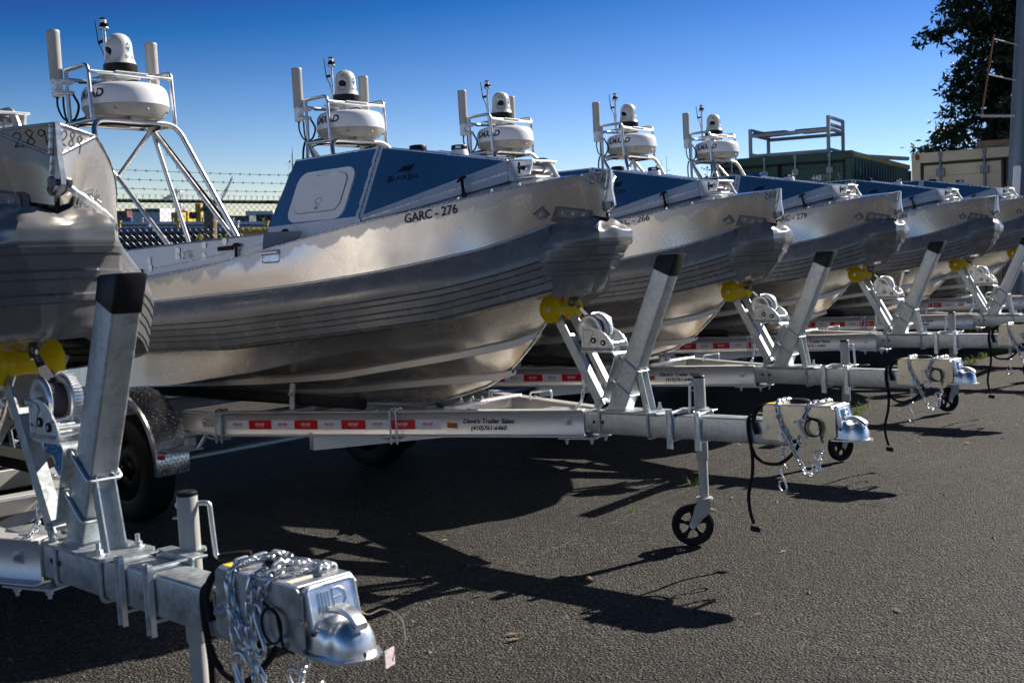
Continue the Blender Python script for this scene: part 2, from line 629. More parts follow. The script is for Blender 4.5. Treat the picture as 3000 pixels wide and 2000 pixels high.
def prism(bm, poly, M, h):
    """polygon in the xy plane of M, extruded h along its z"""
    a = [bm.verts.new(M @ V((x, y, 0))) for x, y in poly]
    c = [bm.verts.new(M @ V((x, y, h))) for x, y in poly]
    face(bm, a[::-1]); face(bm, c)
    n = len(a)
    for i in range(n):
        face(bm, [a[i], a[(i + 1) % n], c[(i + 1) % n], c[i]])

def grid(bm, rows, closed_u=False):
    vv = [[bm.verts.new(V(p)) for p in r_] for r_ in rows]
    for a, c in zip(vv, vv[1:]):
        n = len(a)
        for k in range(n if closed_u else n - 1):
            q = [a[k], a[(k + 1) % n], c[(k + 1) % n], c[k]]
            face(bm, q)
    return vv

def ball(bm, c, r, seg=14, rings=8, sc=(1, 1, 1)):
    prof = [(r * math.sin(math.pi * i / rings), -r * math.cos(math.pi * i / rings)) for i in range(rings + 1)]
    lathe(bm, prof, Matrix.Translation(c) @ Matrix.Diagonal((*sc, 1)), seg)

def fillet(pts, r, n=5):
    """rounded polyline"""
    pts = [V(p) for p in pts]
    out = [pts[0]]
    for i in range(1, len(pts) - 1):
        a, p, c = pts[i - 1], pts[i], pts[i + 1]
        d0, d1 = (a - p), (c - p)
        rr = min(r, d0.length * .49, d1.length * .49)
        s, e = p + d0.normalized() * rr, p + d1.normalized() * rr
        for k in range(n + 1):
            t = k / n
            out.append(s * (1 - t) ** 2 + p * 2 * t * (1 - t) + e * t * t)
    out.append(pts[-1])
    return out

def smooth_path(pts, n=6):
    """Catmull-Rom"""
    P = [V(p) for p in pts]
    P = [P[0] * 2 - P[1]] + P + [P[-1] * 2 - P[-2]]
    out = []
    for i in range(1, len(P) - 2):
        p0, p1, p2, p3 = P[i - 1:i + 3]
        for k in range(n):
            t = k / n
            out.append(.5 * ((2 * p1) + (p2 - p0) * t + (2 * p0 - 5 * p1 + 4 * p2 - p3) * t * t + (3 * p1 - p0 - 3 * p2 + p3) * t ** 3))
    out.append(P[-2])
    return out

def resample(pts, step):
    pts = [V(p) for p in pts]
    out = [pts[0].copy()]
    acc = 0.0
    for a, c in zip(pts, pts[1:]):
        d = (c - a).length
        if d < 1e-9: continue
        t = step - acc
        while t <= d:
            out.append(a + (c - a) * (t / d)); t += step
        acc = d - (t - step)
    return out

def hexbolt(bm, p, n, r=.011, h=.008, stud=0.0, washer=True):
    n = V(n).normalized(); p = V(p)
    if washer: cyl(bm, p, p + n * .0025, r * 1.45, seg=16)
    cyl(bm, p + n * .002, p + n * (h + .002), r, seg=6)
    if stud: cyl(bm, p + n * h, p + n * (h + stud), r * .55, seg=10)

def weld(bm, pts, r=.006, step=.006, flat=.8, seed=0):
    """scalloped weld bead along a path"""
    rnd = random.Random(seed)
    P = resample(pts, step * .5)
    tube(bm, P, [r * (.82 + .22 * (i % 2) + rnd.uniform(-.10, .12)) for i in range(len(P))], 7)

def link_chain(bm, pts, pitch=.026, r=.0033, wide=.0085, tw=0.0):
    """chain of stadium links, every other link turned a quarter"""
    P = resample(pts, pitch)
    for i, (a, c) in enumerate(zip(P, P[1:])):
        t = (c - a).normalized()
        up = V((0, 1, 0)) if abs(t.y) < .8 else V((1, 0, 0))
        n = (up - t * up.dot(t)).normalized()
        b = t.cross(n)
        ang = tw + (math.pi / 2 if i % 2 else 0) + .35
        s = n * math.cos(ang) + b * math.sin(ang)
        m = (a + c) / 2
        hl = pitch * .5 + r * 1.1 - wide * .5
        loop = []
        for k in range(8):
            q = math.pi * k / 7
            loop.append(m + t * (hl + math.sin(q) * wide * .9) + s * math.cos(q) * wide)
        for k in range(8):
            q = math.pi * k / 7
            loop.append(m - t * (hl + math.sin(q) * wide * .9) - s * math.cos(q) * wide)
        tube(bm, loop, r, 6, closed=True)

def s_hook(bm, p, sc=1.0, yaw=0.0, r=.0045):
    c, s = math.cos(yaw), math.sin(yaw)
    q = [(-.016, -.012), (-.018, -.03), (-.008, -.046), (.008, -.046), (.016, -.034), (.010, -.012), (-.004, .012), (-.012, .034), (-.006, .048), (.008, .050), (.016, .038)]
    tube(bm, smooth_path([(p[0] + x * sc * c, p[1] + x * sc * s, p[2] + (z - .03) * sc) for x, z in q], 4), r, 8)

# ------------------------------------------------------------------ flat lettering as mesh
TXT = {}
def text2d(s, size=1.0, shear=0., bold=0.0, space=1.0):
    k = (s, size, shear, bold, space)
    if k not in TXT:
        cu = bpy.data.curves.new('t', 'FONT')
        cu.body = s; cu.size = size; cu.shear = shear; cu.offset = bold; cu.space_character = space
        cu.resolution_u = 3
        cu.fill_mode = 'FRONT'
        o = bpy.data.objects.new('t', cu)
        COL.objects.link(o)
        dg = bpy.context.evaluated_depsgraph_get()
        me = bpy.data.meshes.new_from_object(o.evaluated_get(dg))
        vs = [(v.co.x, v.co.y) for v in me.vertices]
        fs = [tuple(p.vertices) for p in me.polygons]
        bpy.data.objects.remove(o); bpy.data.curves.remove(cu); bpy.data.meshes.remove(me)
        xs = [v[0] for v in vs]; ys = [v[1] for v in vs]
        TXT[k] = (vs, fs, (min(xs), min(ys), max(xs), max(ys)))
    return TXT[k]

def lettering(bm, s, fn, w=None, h=None, shear=0., bold=0.0, space=1.0, u0=0., v0=0.):
    """lay text on a surface; fn(u,v) -> point; fitted to width w (metres) and cap height h"""
    vs, fs, (x0, y0, x1, y1) = text2d(s, 1.0, shear, bold, space)
    kx = (w / (x1 - x0)) if w else (h / (y1 - y0))
    ky = (h / (y1 - y0)) if h else kx
    q = [bm.verts.new(V(fn(u0 + (x - x0) * kx, v0 + (y - y0) * ky))) for x, y in vs]
    for f in fs:
        face(bm, [q[i] for i in f])

def ribbon(bm, pts2, wd, fn):
    """thin hand-drawn stroke of width wd on surface fn(u,v)"""
    P = smooth_path([V((x, y, 0)) for x, y in pts2], 5)
    L, Rr = [], []
    for i, p in enumerate(P):
        a, c = P[max(0, i - 1)], P[min(len(P) - 1, i + 1)]
        t = (c - a)
        t = t.normalized() if t.length > 1e-9 else V((1, 0, 0))
        n = V((-t.y, t.x, 0)) * wd * .5
        L.append(bm.verts.new(V(fn(p.x + n.x, p.y + n.y)))); Rr.append(bm.verts.new(V(fn(p.x - n.x, p.y - n.y))))
    for i in range(len(P) - 1):
        face(bm, [L[i], L[i + 1], Rr[i + 1], Rr[i]])

DIG = {'2': [[(.0, .8), (.25, 1.), (.5, .78), (.3, .4), (0., .05), (.25, .08), (.6, .0)]],
       '7': [[(0, .95), (.3, .95), (.55, .98), (.4, .5), (.3, -.1)]],
       '6': [[(.5, 1.), (.2, .7), (.02, .3), (.2, .02), (.45, .15), (.42, .42), (.2, .45), (.05, .3)]],
       '8': [[(.5, .85), (.25, 1.), (.05, .8), (.3, .5), (.5, .2), (.28, 0.), (.05, .2), (.3, .5), (.52, .82)]],
       '9': [[(.45, .8), (.22, 1.), (.02, .78), (.2, .55), (.42, .72), (.47, .9), (.45, .4), (.46, -.25)]],
       '0': [[(.25, 1.), (.02, .5), (.25, 0.), (.5, .5), (.27, 1.)]], '1': [[(.2, .95), (.25, 0.)]]}
def scrawl(bm, s, fn, h, wd, u0=0, v0=0, gap=.85):
    for i, ch in enumerate(s):
        for st in DIG[ch]:
            ribbon(bm, [(u0 + (i * gap + x) * h, v0 + (y + .08 * (i % 2)) * h) for x, y in st], wd, fn)

# ------------------------------------------------------------------ patrol boat (body frame: x to the bow, y to port, z up)
def tab(xs, ys):
    xs_, ys_ = np.array(xs[::-1], float), np.array(ys[::-1], float)
    return lambda x: float(np.interp(x, xs_, ys_))
_gx = [.056, -.029, -.146, -.287, -.567, -.948, -1.315, -1.748, -2.1, -2.626, -3.4, -4.8]
gun_y = tab(_gx, [-.144, -.200, -.275, -.360, -.508, -.680, -.778, -.840, -.860, -.875, -.875, -.86])
gun_z = tab(_gx, [1.748, 1.737, 1.721, 1.700, 1.648, 1.589, 1.529, 1.463, 1.421, 1.380, 1.340, 1.29])
_kx = [.03, -.137, -.308, -.578, -.829, -1.293, -1.733, -2.627, -4.8]
knu_y = tab(_kx, [-.085, -.195, -.345, -.520, -.645, -.785, -.845, -.865, -.85])
knu_z = tab(_kx, [1.565, 1.517, 1.433, 1.382, 1.341, 1.298, 1.274, 1.241, 1.21])
fb_z = tab([-.065, -.175, -.567, -1.07, -1.83, -2.707, -4.8], [1.202, 1.171, 1.074, 1.029, .967, .951, .935])
keel_z = tab([-.12, -.2, -.338, -.41, -.51, -.606, -.735, -.908, -1.087, -1.744, -2.7, -4.8],
             [1.25, 1.16, 1.023, .937, .848, .771, .705, .656, .617, .581, .553, .53])
def curve_y(x, x0, wd, L=2.3):
    s = min(1, max(0, x0 - x) / L)
    return -wd * (1 - (1 - s) ** 2)
ch_z = tab([-.34, -.473, -.623, -.859, -1.293, -1.503, -1.814, -2.01, -2.509, -3.016, -4.8],
           [1.02, .992, .983, .969, .925, .891, .835, .813, .754, .730, .70])
s1_z = tab([-.34, -.464, -.854, -1.468, -2.016, -4.8], [.985, .942, .874, .790, .760, .66])
s2_z = tab([-.5, -.586, -.883, -1.687, -1.808, -4.8], [.80, .764, .744, .682, .675, .60])
def smooth_tab(f, x, d=.06):
    return sum(f(x + k * d) for k in (-2, -1, 0, 1, 2)) / 5
def hull_y(x, z):
    zg, zk = gun_z(x), knu_z(x)
    t = min(1, max(0, (z - zk) / (zg - zk)))
    return knu_y(x) + (gun_y(x) - knu_y(x)) * t

TIP, CRN, STM = V((.126, -.008, 1.766)), V((.056, -.144, 1.748)), V((.106, -.008, 1.682))
A_, R_, F_ = V((-1.949, -.24, 2.028)), V((-1.227, -.234, 2.025)), V((-.43, -.105, 1.873))
a_, r_ = V((-1.977, -.4515, 1.641)), V((-1.2, -.44, 1.647))
a2, r2, f2 = V((-1.945, -.48, 1.528)), V((-1.141, -.48, 1.606)), V((-.382, -.16, 1.761))
mir = lambda p: V((p[0], -p[1], p[2]))

def xs_station(n, x0, x1, p=1.5):
    return [x0 + (x1 - x0) * (i / (n - 1)) ** p for i in range(n)]

def b_hull_upper(bm):
    lay = bm.verts.layers.float.new('band')
    X = xs_station(64, .056, -4.8, 1.35)
    for sgn in (1, -1):
        rows = []
        for k in range(5):                       # fore end, along the fold to the stem
            t = k / 5
            top = STM.lerp(CRN, t)
            bot = V((.095, -.008, 1.545)).lerp(V((.03, knu_y(.03), knu_z(.03))), t)
            rows.append([top.lerp(bot, j / 8) for j in range(9)])
        for x in X:
            xb = x - .015 if x > 0 else x
            top = V((x, smooth_tab(gun_y, x) if x < -.12 else gun_y(x), smooth_tab(gun_z, x) if x < -.12 else gun_z(x)))
            bot = V((xb, smooth_tab(knu_y, xb) if x < -.12 else knu_y(xb), smooth_tab(knu_z, xb) if x < -.12 else knu_z(xb)))
            row = []
            for j in range(9):
                p = top.lerp(bot, j / 8)
                p.y += -.006 * math.sin(math.pi * j / 8) * math.sin(x * 3.1 + .5)      # sheet is not quite fair
                row.append(p)
            rows.append(row)
        rows = [[V((p.x, p.y * sgn, p.z)) for p in r] for r in rows]
        vv = grid(bm, rows)
        for r in vv:
            L = 0
            for j, v in enumerate(r):
                v[lay] = (r[0].co - v.co).length
    # transom
    t0 = [V((-4.8, s * gun_y(-4.8), gun_z(-4.8))) for s in (1, -1)]
    t1 = [V((-4.8, s * curve_y(-4.8, -.34, .83), ch_z(-4.8))) for s in (1, -1)]
    face(bm, [bm.verts.new(p) for p in (t0[0], t0[1], t1[1], t1[0])])

def b_hull_lower(bm):
    lay = bm.verts.layers.float.new('band')
    X = xs_station(60, -.12, -4.8, 1.2)
    for sgn in (1, -1):
        rows = []
        for x in X:
            k = V((x, 0, keel_z(x)))
            def ln(x0, wd, zt):
                y = curve_y(x, x0, wd)
                return V((x, y, max(zt(x), k.z))) if y < -1e-4 else k.copy()
            fb = V((x, curve_y(x, -.14, .80), fb_z(x) + .03))
            c, s1, s2 = ln(-.34, .83, ch_z), ln(-.34, .55, s1_z), ln(-.5, .30, s2_z)
            row = []
            for a, b_, n in ((fb, c, 4), (c, s1, 3), (s1, s2, 3), (s2, k, 3)):
                row += [a.lerp(b_, j / n) for j in range(n)]
            row.append(k)
            rows.append([V((p.x, p.y * sgn, p.z)) for p in row])
        for r in grid(bm, rows):
            for v in r: v[lay] = .3
    bmesh.ops.remove_doubles(bm, verts=bm.verts, dist=1e-5)

def b_deck(bm):
    di_y = tab([.045, -.38, -1.141, -1.87, -4.8], [-.02, -.17, -.49, -.60, -.72])
    di_z = tab([.045, -.38, -1.141, -1.87, -4.8], [1.765, 1.752, 1.600, 1.50, 1.305])
    rows = [[TIP, TIP, mir(TIP), mir(TIP)]]
    for x in xs_station(40, .056, -4.8, 1.2):
        g = V((x, smooth_tab(gun_y, x) if x < -.12 else gun_y(x), smooth_tab(gun_z, x) if x < -.12 else gun_z(x)))
        i = V((x, di_y(x), di_z(x)))
        rows.append([g, i, mir(i), mir(g)])
    grid(bm, rows)
    bmesh.ops.remove_doubles(bm, verts=bm.verts, dist=1e-5)

def b_bow_cap(bm):
    lay = bm.verts.layers.float.new('band')
    for s in (1, -1):
        rows = []
        n = 6
        for i in range(n + 1):
            t = i / n
            a, b_ = TIP.lerp(CRN, t), STM.lerp(CRN, t)
            rows.append([V((p.x, p.y * s, p.z)) for p in (a, a.lerp(b_, .5), b_)])
        for r in grid(bm, rows):
            for v in r: v[lay] = .02
    bmesh.ops.remove_doubles(bm, verts=bm.verts, dist=1e-5)

def b_bow_welds(bm):
    for s in (1, -1):
        f = lambda p: V((p.x, p.y * s, p.z))
        weld(bm, [f(STM), f(CRN)], .0062, .0085, seed=1)
        weld(bm, [f(TIP + V((-.003, -.004, 0))), f(STM + V((0, -.005, 0)))], .0085, .0085, seed=2)
        weld(bm, [f(STM), V((.088, -.012 * s, 1.60))], .007, .009, seed=5)

def b_gunwale_weld(bm):
    for s in (1, -1):
        P = [V((x, s * (smooth_tab(gun_y, x) if x < -.12 else gun_y(x)), (smooth_tab(gun_z, x) if x < -.12 else gun_z(x)) + .001)) for x in xs_station(60, .056, -4.78, 1.2)]
        P = [V((TIP.x, TIP.y * s, TIP.z))] + P
        Q = resample(P, .025)
        rnd = random.Random(3)
        tube(bm, Q, [.0045 + rnd.uniform(-.0008, .0012) for _ in Q], 6)

def b_rail_pads(bm):
    for x in (-.2, -.32, -.47):
        for s in (1, -1):
            box(bm, (x, s * (gun_y(x) + .012), gun_z(x) + .010), (.012, .008, .016), bev=.002)

def fender_profile():
    P = []
    for i in range(11):
        t = .40 * i / 10
        P.append((t, .092 * math.sqrt(max(0, 1 - ((.40 - t) / .40) ** 2))))
    for g in (.47, .57, .70, .80, .93):
        o = .092 - .012 * (g - .4)
        P += [(g - .018, o), (g - .008, o + .0025), (g, o - .006), (g + .010, o - .001)]
    P += [(.965, .083), (.992, .068), (1.0, .040), (1.0, -.06)]
    return P
FP = fender_profile()

def b_fender(sgn):
    def fn(bm):
        rows = []
        for ix, x in enumerate(xs_station(70, -.115, -4.72, 1.15)):
            yk, zk, zb = smooth_tab(knu_y, x), smooth_tab(knu_z, x), fb_z(x)
            dy = (smooth_tab(knu_y, x + .02) - smooth_tab(knu_y, x - .02)) / .04
            n = V((dy, -1, 0)).normalized()
            wav = (1 + .05 * mnoise.noise(V((x * 1.3, sgn * 3, 0)))) * (.80 if ix == 0 else .92 if ix == 1 else 1)
            row = []
            for t, o in FP:
                inset = .045 * max(0, t - .45) * min(1, max(0, (-x - .0) / .5))
                wv = .004 * mnoise.noise(V((x * 2.2, t * 2.5, sgn)))
                p = V((x, yk, zk + (zb - zk) * t)) + n * (o * wav - inset + wv)
                row.append(V((p.x, p.y * sgn, p.z)))
            rows.append(row)
        grid(bm, rows)
        face(bm, [bm.verts.new(p) for p in rows[-1]])
        face(bm, [bm.verts.new(p) for p in rows[0]])
    return fn

def b_fender_trim(sgn):
    """bright bead where the fender meets the knuckle"""
    def fn(bm):
        P = []
        for x in xs_station(60, -.12, -4.72, 1.1):
            dy = (smooth_tab(knu_y, x + .02) - smooth_tab(knu_y, x - .02)) / .04
            n = V((dy, -1, 0)).normalized()
            p = V((x, smooth_tab(knu_y, x), smooth_tab(knu_z, x) + .004)) + n * .006
            P.append(V((p.x, p.y * sgn, p.z)))
        tube(bm, P, .0075, 8)
    return fn

NOSE = [  # z, front centre x, corner (x,y), mid (x,y), seam (x,y)
    (1.566, .092, (.074, .056), (.000, .108), (-.105, .150)),
    (1.545, .112, (.096, .080), (.002, .130), (-.112, .165)),
    (1.522, .134, (.116, .104), (.008, .152), (-.112, .180)),
    (1.500, .150, (.134, .124), (.014, .178), (-.108, .206)),
    (1.478, .158, (.145, .137), (.018, .197), (-.104, .230)),
    (1.440, .156, (.144, .138), (.020, .214), (-.098, .260)),
    (1.400, .142, (.131, .116), (.014, .210), (-.092, .274)),
    (1.345, .115, (.104, .090), (.004, .194), (-.086, .279)),
    (1.285, .085, (.074, .060), (-.012, .168), (-.080, .274)),
    (1.235, .045, (.036, .040), (-.028, .134), (-.078, .262)),
    (1.200, .012, (.006, .024), (-.042, .100), (-.080, .240)),
    (1.176, -.020, (-.024, .012), (-.060, .070), (-.088, .196)),
    (1.166, -.060, (-.060, .010), (-.080, .050), (-.098, .150))]

def b_nose(seed):
    def fn(bm):
        Z = [n[0] for n in NOSE][::-1]
        def at(z, k, c):
            vals = [(n[1] if k == 0 else n[1 + k][c]) if not (k == 0 and c == 1) else 0. for n in NOSE][::-1]
            return float(np.interp(z, Z, vals))
        ridges = (1.420, 1.352, 1.287)
        zs = []
        z = NOSE[0][0]
        while z > 1.166:
            zs.append(z); z -= .0085
        zs.append(1.166)
        for rz in ridges:
            zs += [rz + .0105, rz + .009, rz, rz - .009, rz - .0105, rz - .013, rz - .0145]
        zs = sorted(set(round(q, 4) for q in zs), reverse=True)
        rows = []
        for z in zs:
            half = []
            pts = [(at(z, 0, 0), 0.), (at(z, 1, 0), at(z, 1, 1)), (at(z, 2, 0), at(z, 2, 1)), (at(z, 3, 0) - .022, at(z, 3, 1) + .004)]
            rim = 0.
            for rz in ridges:
                d = z - rz
                if -.0095 < d < .0095: rim = .0075
                elif -.0135 <= d <= -.0095: rim = -.003
            for (a, b_), n in (((0, 1), 8), ((1, 2), 10), ((2, 3), 9)):
                for j in range(n + (1 if b_ == 3 else 0)):
                    t = j / n
                    p = V((*pts[a], 0)).lerp(V((*pts[b_], 0)), t)
                    half.append((p.x, p.y))
            row = []
            full = [(x, -y) for x, y in half[::-1]] + half[1:]
            n = len(full)
            for i, (x, y) in enumerate(full):
                a, c = full[max(0, i - 1)], full[min(n - 1, i + 1)]
                t = V((c[0] - a[0], c[1] - a[1], 0)).normalized()
                nn = V((t.y, -t.x, 0))
                if nn.x * (x + .2) + nn.y * y < 0: nn = -nn
                q = V((x, y, z)) + nn * rim
                soft = max(0., min(1., (z - 1.455) / .04)) * max(0., min(1., (1.562 - z) / .02))
                low = max(0., min(1., (1.235 - z) / .05))
                w = mnoise.noise(V((x * 12 + seed, y * 9, z * 9))) * .016 + mnoise.noise(V((x * 22, y * 18 + seed, z * 24))) * .004
                q.z -= .045 * max(0., 1 - abs(y) / .11) * max(0., min(1., (z - 1.49) / .07))
                q += (nn * .5 + V((0, 0, .8))) * w * soft
                q += nn * mnoise.noise(V((x * 9 + seed, y * 9, z * 5))) * .018 * low
                q += nn * mnoise.noise(V((x * 6 - seed, y * 6, z * 6))) * .005
                row.append(q)
            rows.append(row)
        grid(bm, rows)
    return fn

def surf_frame(x, z, sgn=1):
    """point and outward normal on the upper hull side"""
    p = V((x, hull_y(x, z) * sgn, z))
    px = V((x + .02, hull_y(x + .02, z) * sgn, z)) - V((x - .02, hull_y(x - .02, z) * sgn, z))
    pz = V((x, hull_y(x, z + .02) * sgn, z + .02)) - V((x, hull_y(x, z - .02) * sgn, z - .02))
    n = px.cross(pz).normalized()
    if n.y * sgn > 0: n = -n
    return p, px.normalized(), n

def rrect(w, h, r, n=5):
    P = []
    for cx, cy, a0 in ((w / 2 - r, h / 2 - r, 0), (-w / 2 + r, h / 2 - r, 90), (-w / 2 + r, -h / 2 + r, 180), (w / 2 - r, -h / 2 + r, 270)):
        for k in range(n + 1):
            a = R(a0 + 90 * k / n)
            P.append((cx + r * math.cos(a), cy + r * math.sin(a)))
    return P

def plate_m(c, xdir, nrm):
    z = V(nrm).normalized(); x = (V(xdir) - z * V(xdir).dot(z)).normalized(); y = z.cross(x)
    return Matrix(((x.x, y.x, z.x, c[0]), (x.y, y.y, z.y, c[1]), (x.z, y.z, z.z, c[2]), (0, 0, 0, 1)))

BOAT_SURF = {}
def cab_plane(o, u_to, v_ref):
    """frame on a cabin panel: u along o->u_to, v up the panel"""
    u = (u_to - o).normalized()
    n = u.cross(v_ref - o).normalized()
    if n.y > 0: n = -n
    v = n.cross(u)
    if v.z < 0: v = -v
    return lambda a, b_, h=.0018: o + u * a + v * b_ + n * h

def b_cabin(bm):
    P = {}
    for k, p in dict(A=A_, R=R_, F=F_, a=a_, r=r_).items():
        P[k] = bm.verts.new(p); P[k + 'm'] = bm.verts.new(mir(p))
    for m in ('', 'm'):
        face(bm, [P['A' + m], P['R' + m], P['r' + m], P['a' + m]])
        face(bm, [P['R' + m], P['F' + m], P['r' + m]])
    face(bm, [P['A'], P['R'], P['Rm'], P['Am']])
    face(bm, [P['R'], P['F'], P['Fm'], P['Rm']])
    face(bm, [P['A'], P['a'], P['am'], P['Am']])

def b_skirt(bm):
    for s in (1, -1):
        f = lambda p: V((p.x, p.y * s, p.z))
        v = [bm.verts.new(f(p)) for p in (a_, r_, F_, a2, r2, f2)]
        face(bm, [v[0], v[1], v[4], v[3]]); face(bm, [v[1], v[2], v[5], v[4]])
        # turned-in flange under the lid
        w = [bm.verts.new(f(p) + V((0, .03 * s, -.004))) for p in (a2, r2, f2)]
        face(bm, [v[3], v[4], w[1], w[0]]); face(bm, [v[4], v[5], w[2], w[1]])
        # lower lip below the gasket
        o = V((0, -.004 * s, -.014)); q = V((0, .012 * s, -.040))
        l0 = [bm.verts.new(f(p) + o) for p in (a2, r2, f2)]; l1 = [bm.verts.new(f(p) + q) for p in (a2, r2, f2)]
        face(bm, [l0[0], l0[1], l1[1], l1[0]]); face(bm, [l0[1], l0[2], l1[2], l1[1]])
    v = [bm.verts.new(p) for p in (F_, f2, mir(f2), mir(F_))]
    face(bm, v)
    v = [bm.verts.new(p) for p in (a_, a2, mir(a2), mir(a_))]
    face(bm, v)

def b_gasket(bm):
    for s in (1, -1):
        tube(bm, [V((p.x, (p.y + .002) * s, p.z - .008)) for p in (a2, r2, f2)], .006, 6)

def b_cabin_weld(bm):
    for s in (1, -1):
        f = lambda p, o=0.: V((p.x, (p.y - o) * s, p.z))
        weld(bm, [f(R_), f(r_), f(r2)], .0055, .009, seed=4)
        weld(bm, [f(a_.lerp(a2, .62), .001), f(r_.lerp(r2, .5), .001), f(F_.lerp(f2, .55), .001)], .0035, .008, seed=6)
        tube(bm, [f(A_), f(R_), f(F_)], .004, 6)
        tube(bm, [f(F_), f(f2)], .004, 6)

def b_weld_band(bm):
    for s in (1, -1):
        n = (R_ - A_).cross(a_ - A_).normalized()
        if n.y > 0: n = -n
        rows = []
        for t in np.linspace(0, 1, 16):
            p = R_.lerp(r_, t)
            wob = .004 * math.sin(t * 31) + .003 * math.sin(t * 53)
            q = [p + V((-.028 + wob, 0, 0)), p + V((.024 + wob * .7, 0, 0))]
            n2 = (F_ - R_).cross(r_ - R_).normalized()
            if n2.y > 0: n2 = -n2
            row = [q[0] + n * .0012, p + n * .002, None]
            u = ((F_ - R_).normalized())
            c = p + u * .024
            c = c - n2 * (c - R_).dot(n2) + n2 * .0012
            row[2] = c
            rows.append([V((k.x, k.y * s, k.z)) for k in row])
        grid(bm, rows)

def hatch_m():
    c = (A_ + R_ + r_ + a_) / 4
    n = (R_ - A_).cross(a_ - A_).normalized()
    if n.y > 0: n = -n
    u = (R_ - A_).normalized()
    v = n.cross(u)
    if v.z < 0: v = -v
    u = v.cross(n)
    o = V((-1.592, -.365, 1.795))
    o = o - n * (o - A_).dot(n)
    return Matrix(((u.x, v.x, n.x, o.x), (u.y, v.y, n.y, o.y), (u.z, v.z, n.z, o.z), (0, 0, 0, 1)))

def b_hatch_frame(bm):
    M = hatch_m()
    sh = lambda P: [(x - y * .07, y) for x, y in P]
    prism(bm, sh(rrect(.485, .325, .075, 8)), M @ Matrix.Translation((0, 0, -.004)), .009)
def b_hatch_door(bm):
    M = hatch_m()
    sh = lambda P: [(x - y * .07, y) for x, y in P]
    prism(bm, sh(rrect(.385, .235, .055, 8)), M @ Matrix.Translation((0, .006, .0052)), .005)
    for x in (-.10, .09):
        box(bm, M @ V((x - .02, .127, .007)), (.085, .014, .010), M.to_3x3(), .003)
    for x in np.linspace(-.19, .19, 5):
        for y in (-.146, .146):
            cyl(bm, M @ V((x - y * .07, y, .0045)), M @ V((x - y * .07, y, .0072)), .006, seg=10)
def b_hatch_gap(bm):
    M = hatch_m()
    P = [M @ V((x - y * .07, y + .006, .0055)) for x, y in rrect(.391, .241, .057, 8)]
    tube(bm, P, .0018, 5, closed=True)
    T = [(-.030, .0), (-.026, .016), (-.012, .028), (.012, .028), (.026, .016), (.030, .0), (.010, -.002), (.010, -.034), (.0, -.042), (-.010, -.034), (-.010, -.002)]
    tube(bm, [M @ V((x + .012, y - .055, .0104)) for x, y in T], .0017, 5, closed=True)
    prism(bm, [(.0, -.096), (.022, -.096), (.018, -.088), (.004, -.088)], M @ Matrix.Translation((0, 0, .0101)), .0012)

def logo_fn():
    return cab_plane(V((-1.101, -.312, 1.826)), V((-.919, -.263, 1.826)), V((-1.065, -.27, 1.89)))
def b_logo(bm):
    n = (F_ - R_).cross(r_ - R_).normalized()
    if n.y > 0: n = -n
    o = V((-1.101, -.312, 1.826)); o = o - n * (o - R_).dot(n)
    u = V((.965, .26, 0)); u = (u - n * u.dot(n)).normalized()
    v = n.cross(u)
    if v.z < 0: v = -v
    fn = lambda a, b_: o + u * a + v * b_ + n * .0016
    x = 0.
    for ch, h, wd in (('B', .037, .031), ('L', .025, .019), ('A', .025, .025), ('C', .025, .022), ('K', .025, .024), ('S', .037, .027), ('E', .025, .020), ('A', .025, .025)):
        lettering(bm, ch, fn, wd * .92, h, 0, .012, u0=x, v0=(.0 if h < .03 else -.010)); x += wd
    # flag emblem on a slanted staff
    def poly(pts): face(bm, [bm.verts.new(fn(a, b_)) for a, b_ in pts])
    poly([(.118, .036), (.122, .036), (.150, .095), (.1465, .096)])
    top = [(.146, .094), (.128, .086), (.110, .089), (.092, .082), (.078, .086)]
    bot = [(.050, .052), (.070, .050), (.090, .054), (.108, .048), (.128, .056)]
    poly([top[0], top[1], top[2], top[3], top[4], (.066, .070), bot[0], bot[1], bot[2], bot[3], bot[4]])

def tee_latch(bm, top, bot, out=(0, -1, 0)):
    """rubber T-handle draw latch"""
    top, bot, out = V(top), V(bot), V(out).normalized()
    d = (bot - top).normalized()
    s = d.cross(out).normalized()
    t = top + out * .018; b_ = bot + out * .010
    tube(bm, [t, t.lerp(b_, .3), t.lerp(b_, .7), b_], [.011, .008, .009, .010], 8)
    tube(bm, [t - s * .030 + d * .008, t - s * .012, t + s * .012, t + s * .030 + d * .008], [.006, .009, .009, .006], 8)
    box(bm, b_ - out * .003, (.030, .016, .022), bev=.003)

def b_latches(bm):
    for s in (1, -1):
        m = (lambda p: (p[0], p[1] * s, p[2]))
        o = (0, -s, .35)
        tee_latch(bm, m((-.625, -.228, 1.790)), m((-.585, -.268, 1.705)), o)
        tee_latch(bm, m((-1.682, -.545, 1.600)), m((-1.672, -.575, 1.515)), (0, -s, .2))
def b_cover_latches(bm):
    for s in (1, -1):
        m = (lambda p: (p[0], p[1] * s, p[2]))
        tee_latch(bm, m((-1.871, -.736, 1.540)), m((-1.876, -.748, 1.456)), (0, -s, .1))
        tee_latch(bm, m((-3.45, -.736, 1.485)), m((-3.45, -.748, 1.400)), (0, -s, .1))
        box(bm, m((-1.985, -.744, 1.526)), (.140, .022, .024), bev=.005)
        box(bm, m((-2.90, -.744, 1.436)), (.09, .022, .022), bev=.005)

